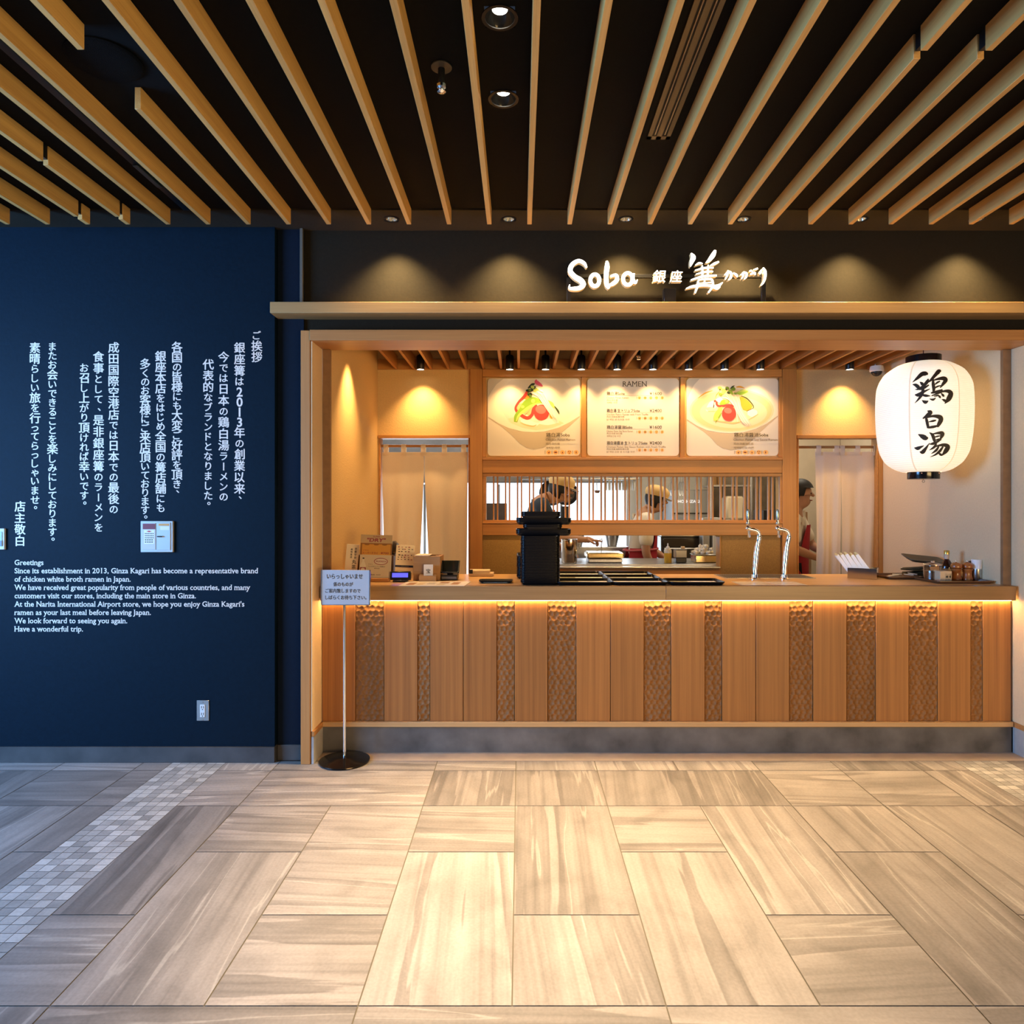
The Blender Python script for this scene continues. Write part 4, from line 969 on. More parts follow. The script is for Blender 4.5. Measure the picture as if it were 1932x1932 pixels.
b = B(); seam = mat('paper seam', (.70, .58, .46), .8, emit=(1, .78, .56), strength=.42)
for a in [math.radians(-90-46+58*q) for q in range(6)]:
    vs = []; fs = []
    for i in range(0, N_+1, 3):
        r, z = prof[i]; w_ = .004/r
        for s_ in (-1, 1): vs.append((cx+(r+.0016)*math.cos(a+s_*w_), YLn+(r+.0016)*math.sin(a+s_*w_), z))
    for i in range(len(vs)//2-1): fs.append((2*i, 2*i+1, 2*i+3, 2*i+2))
    b.add(vs, fs)
b.obj('seams', seam, t)
blk = mat('black lacquered ring', (.006, .005, .006), .15)
lg = B().lathe([(29.5*sc-.004, PZ(689, YLn)), (29.8*sc, PZ(689, YLn)), (29.8*sc, PZ(672.5, YLn)), (29.8*sc-.006, PZ(672, YLn)), (0, PZ(673.5, YLn))], (cx, YLn, 0), 48, cap=False).obj('top_ring', blk, t)
b = B(); b.lathe([(30*sc, 0), (31.5*sc, .0), (31.5*sc, .008), (30*sc, .008)], (cx, YLn, PZ(689, YLn)), 48, cap=False); b.obj('rim', blk, lg)
lb = B().lathe([(0, PZ(902, YLn)), (26.8*sc, PZ(904, YLn)), (27.2*sc, PZ(903, YLn)), (27.2*sc, PZ(889.5, YLn)), (26*sc, PZ(889.3, YLn))], (cx, YLn, 0), 48, cap=False).obj('bottom_ring', blk, t)
b = B()
for a, py in ((-2.2, 894), (-.95, 894)): b.ball((cx+27.3*sc*math.cos(a), YLn+27.3*sc*math.sin(a), PZ(py, YLn)), .004, 8, 6)
b.obj('rivet', mat('copper rivet', (.7, .4, .3), .3, .8), lb)
b = B(); zz = PZ(908, YLn); b.tube([(cx, YLn, PZ(902, YLn)), (cx, YLn, zz+.008)], .0013, 6); b.tube([(cx+.008*math.cos(q), YLn, zz+.008*math.sin(q)) for q in [2*PI*i/12 for i in range(12)]], .0013, 6, True); b.obj('hook', mat('hook wire', (.25, .18, .1), .4, .8), lb)
B().tube([(cx, YLn, PZ(673, YLn)), (cx, YLn, 2.962)], .003, 8).obj('cord', mat('red brown cord', (.12, .03, .02), .7), t)
LI = mat('brush ink', (.022, .016, .010), .6)
def lstroke(pts):
    pts = [(x, y, w_*1.42 if w_ > 9 else w_*1.1) for x, y, w_ in pts]
    L_, R_ = ribbon(pts, False, 6); vs = []
    for q in L_+R_:
        px, py = q[0]/7.155+1650, q[1]/7.155+650; yy = YLn-.25
        for _ in range(8):                             # settle the mark on the curved paper
            X, Z = PX(px, yy), PZ(py, yy); r = sm_r(CY+(H-Z)*F/YLn)*sc+.0034; dx = max(-.97*r, min(.97*r, X-cx)); yy = YLn-math.sqrt(r*r-dx*dx)
        vs.append((X, yy, Z))
    k = len(L_); fs = []
    for i in range(k-1):
        f = (i, i+1, k+i+1, k+i); v = [vs[j] for j in f]
        ar = (v[1][0]-v[0][0])*(v[3][2]-v[0][2])-(v[1][2]-v[0][2])*(v[3][0]-v[0][0]); fs.append(f if ar > 0 else f[::-1])
    LB.add(vs, fs)
KE = [[(722, 402, 14), (690, 392, 40), (640, 400, 40), (580, 452, 28), (510, 512, 4)], [(512, 540, 6), (555, 548, 30), (590, 575, 34), (604, 596, 10)], [(610, 505, 6), (640, 528, 30), (655, 556, 18)], [(726, 462, 10), (712, 500, 32), (660, 560, 26), (590, 602, 18), (548, 606, 6)],
      [(600, 610, 10), (660, 592, 22), (735, 545, 12)], [(545, 678, 10), (590, 680, 34), (660, 640, 24), (748, 598, 8)], [(655, 560, 16), (650, 640, 32), (612, 715, 24), (543, 793, 4)], [(640, 680, 12), (690, 690, 26), (752, 694, 8)], [(640, 752, 6), (685, 778, 34), (726, 760, 8)],
      [(900, 358, 12), (868, 362, 40), (820, 412, 32), (760, 480, 22), (712, 520, 4)], [(790, 452, 12), (792, 530, 30), (800, 600, 30), (790, 650, 12)], [(800, 482, 12), (870, 462, 26), (935, 458, 40), (960, 482, 40), (920, 540, 26), (884, 586, 8)], [(815, 540, 10), (850, 512, 18), (885, 494, 12)], [(810, 592, 10), (850, 566, 16), (905, 552, 8)],
      [(760, 655, 12), (830, 640, 26), (920, 612, 18)], [(770, 692, 10), (850, 662, 16), (930, 632, 20), (1000, 632, 36), (1030, 665, 46), (1000, 735, 46), (948, 798, 8)], [(742, 732, 6), (790, 744, 22), (828, 718, 5)], [(800, 700, 8), (845, 690, 16), (868, 676, 5)], [(852, 676, 6), (880, 706, 22), (892, 726, 6)], [(895, 652, 6), (925, 686, 24), (940, 706, 8)], [(908, 738, 5), (940, 752, 24), (965, 770, 20)]]
HA = [[(712, 895, 8), (755, 915, 40), (715, 955, 34), (650, 1000, 10)], [(690, 968, 12), (705, 1030, 28), (726, 1130, 24)], [(692, 990, 12), (790, 966, 24), (880, 980, 44), (895, 1020, 44), (866, 1080, 34), (848, 1116, 14)], [(730, 1045, 8), (790, 1032, 20), (832, 1022, 10)], [(722, 1122, 18), (790, 1112, 26), (856, 1096, 16)]]
TO = [[(588, 1212, 6), (640, 1238, 40), (690, 1262, 46), (724, 1258, 10)], [(533, 1394, 5), (580, 1402, 34), (625, 1384, 22), (668, 1364, 6)], [(608, 1448, 8), (648, 1452, 38), (690, 1404, 26), (745, 1326, 3)], [(740, 1188, 6), (782, 1222, 30), (806, 1290, 28), (818, 1322, 12)], [(785, 1208, 10), (850, 1196, 22), (910, 1198, 40), (912, 1228, 36), (884, 1284, 12)], [(802, 1252, 8), (850, 1240, 16), (894, 1230, 8)], [(812, 1296, 8), (860, 1282, 18), (905, 1268, 8)],
      [(738, 1346, 6), (790, 1338, 26), (850, 1312, 20), (906, 1282, 6)], [(836, 1336, 14), (806, 1384, 24), (738, 1428, 4)], [(786, 1394, 8), (860, 1366, 18), (940, 1356, 32), (990, 1380, 42), (960, 1440, 42), (906, 1502, 8)], [(858, 1462, 5), (890, 1484, 24), (912, 1500, 10)], [(868, 1376, 14), (830, 1430, 24), (764, 1476, 4)], [(926, 1376, 16), (880, 1440, 26), (820, 1488, 16), (748, 1520, 3)]]
for g in (KE, HA, TO):
    LB = B()
    for s_ in g: lstroke(s_)
    LB.obj('brush_character', LI, t, smooth=False)
# ---------------------------------------------------------------- things on the counter
def RZ(a, c): return Matrix.Translation(Vector(c)) @ Matrix.Rotation(a, 4, 'Z') @ Matrix.Translation(-Vector(c))
paper_c = mat('cream paper', (.74, .66, .52), .7); paper_w = mat('white paper', (.80, .78, .74), .7); inkm = mat('printed ink', (.03, .025, .02), .6); redink = mat('dark red ink', (.28, .03, .05), .6)
# floor sign in front of the counter
sx, sy = PX(650, 3.945), 3.945
t = thing('sign_stand', 'grey notice plate on a chrome pole with round black base before the counter', 'sign stand', (sx, sy, .001))
dk = mat('dark bronze metal', (.05, .04, .035), .16, .9)
B().lathe([(.140, .0), (.1435, .004), (.1425, .009), (.120, .015), (.085, .019), (.060, .026), (.03, .030), (.014, .031)], (sx, sy, .0015), 56).obj('base', dk, t)
B().cyl((sx, sy, .032), (sx, sy, PZ(1139, 3.945)), .0085, n=20).obj('pole', chrome, t)
yp = 3.925; pz0, pz1 = PZ(1141, yp), PZ(1075.5, yp); M = RZ(math.radians(-2), (sx, yp, 0))
pl = B().box(PX(605.5, yp), PX(698, yp), yp, yp+.012, pz0, pz1, .002, M).obj('plate', mat('grey notice plate', (.40, .41, .43), .5), t)
b = B(); b.box(PX(604.8, yp), PX(607.2, yp), yp-.002, yp+.014, pz0-.001, pz1+.001, .001, M); b.box(PX(696.6, yp), PX(698.8, yp), yp-.002, yp+.014, pz0-.001, pz1+.001, .001, M); b.box(PX(607.2, yp), PX(696.6, yp), yp-.002, yp+.014, pz0-.003, pz0, .0005, M); b.obj('edge', steel, pl)
b = B()
for s_, xa, xb_, yc, hh in (('いらっしゃいませ', 616.5, 684.5, 1087.5, 9.6), ('係のものが', 629, 666, 1102.2, 8), ('ご案内致しますので', 613.5, 680.5, 1114.6, 8), ('しばらくお待ち下さい。', 613.5, 691.5, 1127.2, 8)):
    write(b, s_, PX(xa, yp), PX(xb_, yp), PZ(yc, yp), hh*yp/F, yp-.0006, .016)
b.v = [tuple(M @ Vector(v)-Vector((0, .0008, 0))) for v in b.v]; b.obj('notice_text', inkm, pl, smooth=False)
# upright paper card behind the sign
y = 4.34; M = Matrix.Translation((PX(660, y), y, ZT+.0012)) @ Matrix.Rotation(math.radians(4), 4, 'Y') @ Matrix.Rotation(math.radians(-6), 4, 'X')
t = thing('table_card', 'narrow cream card with vertical brush writing behind the notice plate', 'card', (PX(660, y), y, ZT+.001))
B().box(-.040, .040, 0, .004, .003, .228, .0008, M).obj('card', paper_c, t); B().box(PX(648, y), PX(672, y), y-.02, y+.03, ZT+.001, ZT+.0125, .002).obj('foot', box_wood, t)
b = B()
for cx_, zt_, st_, s_ in ((.020, .200, .017, '京都宇治'), (.016, .118, .030, '丸茶'), (-.006, .195, .015, '産地直送')):
    for i, ch in enumerate(s_): char(b, ch, cx_, zt_-i*st_*1.08, st_*.95, -.0006, .02)
b.v = [tuple(M @ Vector(v)) for v in b.v]; b.obj('brush_text', inkm, t, smooth=False)
# drinks menu stand
y = 4.275; M = Matrix.Translation((PX(706.5, y), y, ZT+.001)) @ Matrix.Rotation(math.radians(1.5), 4, 'Y') @ Matrix.Rotation(math.radians(-7), 4, 'X')
t = thing('drinks_menu_stand', 'tall drinks menu with amber beer picture in a wooden foot', 'menu stand', (PX(706, y), y, ZT+.001))
Mb = Matrix.Translation((PX(706, y), y, ZT+.001))
B().box(-.094, .094, -.03, .045, 0, .022, .002, Mb).obj('foot', wood('orange foot timber', (.42, .17, .04), (.5, .22, .06), 'X', .4), t)
B().box(-.0985, .0985, 0, .003, .0225, .290, .0006, M).obj('sheet', mat('menu sheet', (.60, .50, .36), .35), t)
def onsheet(b): b.v = [tuple(M @ Vector(v)) for v in b.v]; return b
mm = [mat('sheet tan', (.50, .36, .20), .4), mat('beer amber', (.62, .30, .05), .4), mat('beer shade', (.30, .13, .03), .4), redink, mat('sheet pale', (.68, .62, .5), .4), inkm]
b = B()
def pl_(c, pts, k): b.cur = c; b.flat(pts, -.0004-.0002*k)
R4 = lambda x0, x1, z0, z1: [(x0, z0), (x1, z0), (x1, z1), (x0, z1)]
pl_(0, R4(-.0985, .0985, .238, .290), 1); pl_(1, R4(-.0985, .0985, .165, .237), 1); pl_(2, R4(-.0985, -.088, .165, .237), 2); pl_(2, R4(.090, .0985, .165, .237), 2)
pl_(2, R4(-.0985, .0985, .231, .238), 2)
for q in (-.058, 0, .052): pl_(2, ellipse(q, .229, .016, .005, 14), 3)
b.cur = 3; write(b, 'SUPER', -.022, .022, .279, .009, -.0012, .01, .15); write(b, '"DRY"', -.060, .056, .258, .024, -.0012, .025, .2)
b.cur = 3; write(b, 'アサヒ', -.082, -.045, .193, .008, -.0014); write(b, 'スーパードライ', -.084, .012, .176, .013, -.0014, .02); write(b, '¥700', .030, .080, .177, .013, -.0014, .01)
pl_(3, ellipse(.034, .125, .0435, .021, 30), 3); pl_(4, ellipse(.034, .125, .0395, .017, 30), 4); b.cur = 3; write(b, 'WILKINSON', .000, .068, .125, .013, -.0016, .02)
pl_(4, [(-.094, .060), (-.058, .060), (-.058, .095), (-.064, .112), (-.070, .122), (-.070, .142), (-.081, .142), (-.081, .122), (-.088, .112), (-.094, .095)], 2); pl_(3, R4(-.094, -.058, .062, .086), 3); pl_(5, R4(-.081, -.070, .138, .146), 3); pl_(4, ellipse(-.076, .074, .013, .008, 16), 4)
b.cur = 5; write(b, 'アサヒ', -.045, -.016, .106, .006, -.001); write(b, 'ウィルキンソン炭酸水', -.045, .062, .093, .0075, -.001); write(b, '¥500', -.006, .028, .081, .007, -.001); write(b, '烏龍茶  ¥300', -.040, .036, .042, .007, -.001)
onsheet(b).obj('print', mm, t, smooth=False)
# payment card
y = 4.47; M = Matrix.Translation((PX(761.5, y), y, ZT+.001)) @ Matrix.Rotation(math.radians(2.2), 4, 'Y') @ Matrix.Rotation(math.radians(-8), 4, 'X')
t = thing('payment_card_stand', 'upright cream card of small payment marks with navy band', 'card', (PX(761, y), y, ZT+.001))
B().box(-.060, .060, 0, .003, 0, .215, .0006, M).obj('card', paper_c, t)
B().box(-.05, .05, .0035, .04, .001, .008, .001, Matrix.Translation((PX(761.5, y), y, ZT+.001))).obj('foot', wp, t)
b = B(); r3 = random.Random(3); mm = [inkm, mat('navy band', (.01, .015, .05), .4), mat('grey mark', (.2, .17, .15), .5), redink, mat('pale yellow strip', (.7, .52, .2), .5)]
for j, z in enumerate((.202, .188, .173, .150, .136, .122)):
    for i in range(5 if j % 2 else 4):
        x = -.047+.021*i+r3.uniform(-.002, .004); b.cur = r3.choice((0, 0, 2, 2, 3)); b.flat(rrect(x, x+r3.uniform(.008, .014), z-.003, z+r3.uniform(.001, .004), .0015, 2), -.0006)
b.cur = 1; b.flat(R4(-.060, .060, .071, .084), -.0006); b.cur = 4; b.flat(R4(-.055, .045, .040, .048), -.0006); b.cur = 2; b.flat(R4(-.02, .03, .076, .079), -.0009)
onsheet(b).obj('print', mm, t, smooth=False)
# customer display
y = 4.25; xc = PX(755, y)
t = thing('customer_display', 'small black till display with glowing blue screen', 'till display', (xc, y, ZT+.001))
M = Matrix.Translation((xc, y, ZT+.0012)) @ Matrix.Rotation(math.radians(-12), 4, 'X')
h = B().box(-.064, .064, 0, .022, .012, .066, .004, M).obj('housing', blackm, t); B().box(xc-.045, xc+.045, y-.012, y+.05, ZT+.001, ZT+.0125, .003).obj('foot', blackm, t)
B().box(-.051, .047, -.0012, -.0002, .028, .055, .0004, M).obj('screen', mat('blue screen', (.05, .05, .4), .3, emit=(.10, .10, 1.0), strength=1.5), h)
# second display hidden mostly behind the plate
y = 4.32; xc2 = PX(697.5, y)
t = thing('card_reader', 'small dark card reader with violet screen peeping out beside the notice plate', 'card reader', (xc2, y-.12, ZT+.001))
B().box(xc2-.03, xc2+.012, y-.14, y-.10, ZT+.001, ZT+.07, .004).obj('housing', blackm, t); B().box(xc2-.006, xc2+.0095, y-.1415, y-.1402, ZT+.028, ZT+.06, .0005).obj('screen', mat('violet screen', (.1, .08, .4), .3, emit=(.25, .2, 1), strength=.9), t)
# dark till behind the menu stand
t = thing('till', 'dark brown till standing behind the drinks menu', 'till', (PX(735, 4.55), 4.6, ZT+.001))
B().box(PX(672, 4.5), PX(742, 4.5), 4.50, 4.70, ZT+.001, ZT+.15, .008).obj('body', mat('dark brown plastic', (.05, .025, .018), .4), t)
B().box(PX(728, 4.5), PX(745, 4.5), 4.54, 4.66, ZT+.1505, ZT+.235, .02).obj('printer', mat('dark till plastic', (.03, .022, .02), .35), t)
# wooden box
y = 4.33; x0, x1 = PX(779.5, y), PX(830.5, y)
t = thing('wooden_box', 'plain square wooden box on the counter before the left curtain', 'box', ((x0+x1)/2, y+.1, ZT+.001))
b = B(); b.box(x0, x1, y, y+.012, ZT+.001, PZ(1050, y), .001); b.box(x0, x1, y+.19, y+.202, ZT+.001, PZ(1050, y), .001); b.box(x0, x0+.012, y+.0122, y+.1898, ZT+.001, PZ(1050, y), .001); b.box(x1-.012, x1, y+.0122, y+.1898, ZT+.001, PZ(1050, y), .001)
b.obj('sides', box_wood, t); B().box(x0+.0125, x1-.0125, y+.0125, y+.1895, PZ(1053, y), PZ(1051, y)).obj('lid', box_wood, t)
o = B().box(x0+.006, x0+.10, y+.03, y+.17, PZ(1049.8, y), PZ(1048, y), .001).obj('paper_pad', paper_c); tag(o, 'cream paper pad lying on the wooden box', 'paper')
b = B(); zz = PZ(1049.4, y); b.tube([(x0+.118+.022*math.cos(q), y+.06+.02*math.sin(q), zz) for q in [2*PI*i/14 for i in range(14)]], .0014, 6, True); b.tube([(x0+.140, y+.06, zz), (x0+.15, y+.12, zz)], .0014, 6)
tag(b.obj('wire_ring', blackm), 'thin black wire loop lying on the wooden box', 'wire')
y = 4.29; x0, x1 = PX(791, y), PX(823, y)
t = thing('card_holder', 'little pale wooden holder with one cream card before the wooden box', 'card holder', ((x0+x1)/2, y, ZT+.001))
b = B(); b.box(x0, x1, y-.012, y-.004, ZT+.001, ZT+.036, .001); b.box(x0, x1, y+.006, y+.030, ZT+.001, ZT+.040, .001); b.box(x0+.001, x1-.001, y-.0038, y+.0058, ZT+.001, ZT+.010); b.obj('holder', box_wood, t)
cd = B().box(PX(799.5, y), PX(817, y), y-.001, y+.002, ZT+.011, PZ(1065, y), .0004).obj('card', paper_c, t)
b = B(); char(b, '宝', PX(808, y), PZ(1077.5, y), .030, y-.0014, .02); b.obj('writing', inkm, cd, smooth=False)
# payment terminal
y = 4.36; xc = PX(848.5, y)
t = thing('payment_terminal', 'black tilted tablet terminal on the counter right of the wooden box', 'terminal', (xc, y, ZT+.001))
B().box(xc-.054, xc+.050, y-.02, y+.09, ZT+.001, ZT+.036, .004).obj('base', blackm, t); B().box(xc-.050, xc+.046, y-.0225, y-.0203, ZT+.010, ZT+.024, .0008).obj('slot', mat('terminal grey', (.12, .12, .12), .3), t)
M = Matrix.Translation((xc, y, ZT+.06)) @ Matrix.Rotation(math.radians(40), 4, 'X')
h = B().box(-.062, .060, -.022, .090, -.004, .006, .003, M).obj('tablet', blackm, t); B().box(-.055, .053, -.015, .083, .0062, .0072, .0002, M).obj('screen', mat('dark glass', (.01, .012, .012), .06), h)
B().box(xc-.02, xc+.02, y+.02, y+.05, ZT+.0365, ZT+.062, .004).obj('neck', blackm, t)
y = 4.58; x0, x1 = PX(884, y), PX(931, y)
t = thing('card_case', 'flat pale wooden case near the back edge left of the tray stack', 'case', ((x0+x1)/2, y, ZT+.001))
B().box(x0, x1, y, y+.10, ZT+.001, ZT+.024, .003).obj('body', mat('pale wood', (.62, .46, .28), .5, noise=.06, nscale=30), t); B().box(x0+.003, x1-.025, y+.002, y+.098, ZT+.0245, ZT+.042, .003).obj('lid', mat('pale wood lid', (.66, .52, .34), .5), t); B().box(x0+.004, x0+.028, y-.004, y+.0015, ZT+.02, ZT+.047, .001).obj('clip', blackm, t)
# trays
def tray_mesh(b, w_, d_, hgt, rim, tap, r=.03, th=.0025):
    def loop(x, y, rr, z): return [(a, c, z) for a, c in rrect(-x, x, -y, y, rr, 5)]
    W, D = w_/2, d_/2
    loops = [loop(W-tap, D-tap, r*.8, 0), loop(W, D, r, hgt-rim), loop(W, D, r, hgt), loop(W-th*1.5, D-th*1.5, r-th, hgt), loop(W-tap-th, D-tap-th, r*.75, th), ]
    n = len(loops[0]); vs = [v for l in loops for v in l]; fs = [tuple(range(n))[::-1]]
    for j in range(len(loops)-1):
        for i in range(n): fs.append((j*n+i, j*n+(i+1) % n, (j+1)*n+(i+1) % n, (j+1)*n+i))
    fs.append(tuple(4*n+i for i in range(n))); return b.add(vs, fs)
tw, td = .330, .2335
b = tray_mesh(B(), tw, td, .020, .0042, .012)
tray0 = bpy.data.objects.new('black_tray', b.mesh('black_tray', blackp, (0, 0, 0))); COL.objects.link(tray0); tray0['category'] = 'tray'; WO['black_tray'] = Vector((0, 0, 0))
first = [True]
def tray(x, y, z, label, group, turn=False):
    o = tray0 if first[0] else tray0.copy()
    if not first[0]: COL.objects.link(o)
    first[0] = False
    o.location = (x, y, z); o.rotation_euler = (0, 0, PI/2 if turn else 0); o['label'] = label; o['group'] = group; return o
xs0 = .121
for i in range(30): tray(xs0+rnd.uniform(-.001, .001), 4.075+.165, ZT+.001+.0093*i, 'black tray, %s from the counter in the tall straight stack' % ORD[i], 'black trays of the tall stack', True)
zs = ZT+.001+.0093*29+.0205
k = 0
for lay, (n, turn, dx) in enumerate(((3, False, .020), (2, True, .014), (3, False, .022), (3, True, .004))):
    for i in range(n):
        tray(xs0+dx, 4.24+(.0 if turn else -.02), zs, 'black tray, %s upward among the crosswise trays topping the tall stack' % ORD[k], 'crosswise black trays on the stack', turn); k += 1
        zs += .0093 if i < n-1 else .0205-.001
for i in range(15): tray(.096+rnd.uniform(-.001, .001), 4.575, ZT+.001+.0093*i, 'black tray, %s from the counter in the low stack behind the tall stack' % ORD[i], 'black trays of the low stack', True)
pos = [('front', 0, 4.176), ('middle', 0, 4.411), ('back', 0, 4.646), ('front', 1, 4.176), ('middle', 1, 4.411), ('back', 1, 4.646)]
lin = []
for row, c, y in pos:
    x = .383+.332*c; side = 'left' if c == 0 else 'middle'
    tray(x, y, ZT+.001, 'black tray with paper slips laid out, %s row, %s column' % (row, side), 'laid out black trays'); lin.append((x, y, row, side))
tray(1.050, 4.176, ZT+.001, 'black tray with paper slips laid out alone at the right end of the front row', 'laid out black trays'); lin.append((1.05, 4.176, 'front', 'right'))
b = B(); b.box(-.145, .145, -.085, .085, 0, .0012, .0003); lm = b.mesh('tray_paper', paper_w, (0, 0, 0))
b = B(); b.box(-.055, .055, -.07, .07, 0, .0015, .0003); lm2 = b.mesh('tray_card', mat('menu slip green grey', (.34, .33, .22), .6, noise=.3, nscale=60), (0, 0, 0))
for i, (x, y, row, side) in enumerate(lin):
    o = bpy.data.objects.new('paper_sheet', lm); COL.objects.link(o); o.location = (x+.006, y+.002, ZT+.0042); tag(o, 'white paper sheet lying in the %s row tray, %s column' % (row, side), 'paper', 'paper sheets in the laid out trays')
    if i in (0, 1, 4, 6):
        o = bpy.data.objects.new('printed_slip', lm2); COL.objects.link(o); o.location = (x-.08, y, ZT+.0056); tag(o, 'printed slip lying on the paper in the %s row tray, %s column' % (row, side), 'slip', 'printed slips in the laid out trays')
# small black dish
y = 4.19; xc = PX(935.5, y)
b = tray_mesh(B(), .206, .115, .016, .003, .018, .012); b.v = [(v[0]+xc, v[1]+y+.03, v[2]+ZT+.001) for v in b.v]
tag(b.obj('change_tray', blackp), 'small black change tray left of the tall tray stack', 'tray')
o = B().box(xc-.075, xc+.07, y-.015, y+.075, ZT+.0042, ZT+.0055).obj('receipt_slip', paper_c); tag(o, 'cream slip lying in the small black change tray', 'paper')
# flat menu sheet
b = B(); q = [(PX(751, YT(1106)), YT(1106)), (PX(876, YT(1106)), YT(1106)), (PX(889, YT(1097.5)), YT(1097.5)), (PX(769, YT(1097.5)), YT(1097.5))]
b.add([(x, y, ZT+.001) for x, y in q]+[(x, y, ZT+.002) for x, y in q], [(3, 2, 1, 0), (4, 5, 6, 7), (0, 1, 5, 4), (1, 2, 6, 5), (2, 3, 7, 6), (3, 0, 4, 7)])
t = thing('menu_sheet', 'laminated menu sheet lying flat before the wooden box', 'menu', tuple(b.base())); b.obj('sheet', paper_c, t)
b = B(); mm = [mat('photo brown', (.40, .20, .08), .5), mat('photo pale', (.62, .50, .3), .5), inkm]
for i, (u, v, w_, d_, c) in enumerate(((.08, .2, .12, .5, 0), (.24, .2, .1, .5, 1), (.55, .55, .14, .3, 0), (.55, .15, .12, .3, 1), (.75, .3, .12, .5, 0), (.38, .6, .12, .06, 2), (.38, .4, .12, .06, 2))):
    def at(u, v): return tuple(Vector(q[0]+(0,)).lerp(Vector(q[1]+(0,)), u).lerp(Vector(q[3]+(0,)).lerp(Vector(q[2]+(0,)), u), v)[:2])
    b.cur = c; b.add([at(u, v)+(ZT+.0023,), at(u+w_, v)+(ZT+.0023,), at(u+w_, v+d_)+(ZT+.0023,), at(u, v+d_)+(ZT+.0023,)], [(0, 1, 2, 3)])
b.obj('print', mm, t, smooth=False)
# beer taps
def tap(label, x):
    y = 4.41
    t = thing('beer_tap', label, 'beer tap', (x, y, ZT+.001), 'chrome beer taps')
    u = lambda px, py: (x+(px-1423.6)*y/F, y, PZ(py, y))
    B().lathe([(.036, 0), (.036, .004), (.028, .008), (.020, .012), (.017, .03)], (x, y, ZT+.001), 28).obj('flange', chrome, t)
    c_ = [u(1423.6, 1089), u(1424.2, 1075), u(1426.5, 1050), u(1429, 1028), u(1431.5, 1016), u(1432, 1010.5), u(1430, 1004.5), u(1425.5, 1001), u(1419, 999)]
    cc = catmull([tuple(p)+() for p in c_], 5)
    B().tube(cc, [.0155]*24+[.014]*(len(cc)-24), 18).obj('column', chrome, t)
    b = B(); b.tube([u(1420, 999.5), u(1414, 998), u(1410, 997.3)], [.014, .016, .013], 16); b.ball(u(1411.2, 996.6), .017, 14, 10); b.obj('valve', chrome, t)
    B().lathe([(.0075, -.072), (.0085, -.07), (.0085, -.03), (.011, -.022), (.011, -.01)], (u(1413.2, 997)[0], y, u(1413, 993)[2]), 16).obj('nozzle', chrome, t)
    hx = u(1411, 990)
    B().lathe([(.009, -.004), (.013, .004), (.013, .014), (.008, .020), (.0085, .028)], (hx[0], y, hx[2]), 16).obj('collar', chrome, t)
    B().lathe([(.0065, .028), (.0105, .045), (.0105, .088), (.008, .098), (.003, .102)], (hx[0], y, hx[2]), 16).obj('handle', mat('steel green handle', (.42, .46, .42), .25, .8), t)
tap('left chrome beer tap with upright handle', PX(1423.6, 4.41)); tap('right chrome beer tap with upright handle', PX(1479.6, 4.41))
t = thing('drip_tray', 'perforated metal drip tray sunk in the counter behind the beer taps', 'drip tray', (1.6, 4.55, ZT+.0005))
B().box(1.33, 1.92, 4.462, 4.72, ZT+.0005, ZT+.0035, .001).obj('rim', steel, t)
b = B()
for i in range(38):
    for j in range(9):
        x = 1.345+.015*i; y = 4.475+.0265*j; b.box(x, x+.009, y, y+.017, ZT+.0036, ZT+.0041)
b.obj('slots', mat('drip slot black', (.02, .018, .015), .5), t)
o = B().box(1.31, 1.50, 4.07, 4.27, ZT+.001, ZT+.0018).obj('plastic_mat', mat('clear milky plastic', (.70, .62, .54), .25)); tag(o, 'milky plastic mat lying before the left beer tap', 'mat')
o = B().box(1.515, 1.70, 4.075, 4.26, ZT+.001, ZT+.0018).obj('plastic_mat', mat('pale plastic mat', (.74, .68, .62), .25)); tag(o, 'milky plastic mat lying before the right beer tap', 'mat')
# chopstick holder
y = 4.42; M = Matrix.Translation((PX(1637, y), y+.06, ZT+.001)) @ Matrix.Rotation(math.radians(-32), 4, 'Z')
t = thing('chopstick_holder', 'open steel holder full of white chopstick sleeves', 'holder', (PX(1637, y), y+.06, ZT+.001))
b = B()
for a in ((-.085, .085, -.06, -.057), (-.085, .085, .057, .06), (-.085, -.082, -.0568, .0568), (.082, .085, -.0568, .0568)): b.box(*a, 0, .068, .0008, M)
b.box(-.0815, .0815, -.0565, .0565, 0, .003, 0, M); b.obj('box', mat('polished steel', (.62, .60, .56), .14, 1), t)
sl = mat('white paper sleeve', (.86, .84, .76), .6); tipm = mat('bamboo tip', (.70, .58, .25), .5)
b = B(); b.box(-.0105, .0105, -.003, .003, 0, .155, .001); slv = b.mesh('chopstick_sleeve', sl, (0, 0, 0)); b = B(); b.box(-.0055, -.0005, -.0022, .0022, .1552, .168); b.box(.0005, .0055, -.0022, .0022, .1552, .168); slt = b.mesh('chopsticks', tipm, (0, 0, 0))
for j in range(3):
    for i in range(7):
        o = bpy.data.objects.new('chopstick_sleeve', slv); COL.objects.link(o)
        o.matrix_world = M @ Matrix.Translation((-.052+.0205*i-.0068*j, -.036+.034*j, .008)) @ Matrix.Rotation(math.radians(-36+3*(i % 3)), 4, 'Y') @ Matrix.Rotation(math.radians(-4+3*j), 4, 'X') @ Matrix.Scale(1.08, 4, (0, 0, 1))
        tag(o, 'white paper chopstick sleeve leaning left in the steel holder', 'chopsticks', 'chopstick sleeves in the steel holder')
        c = bpy.data.objects.new('tips', slt); COL.objects.link(c); c.parent = o
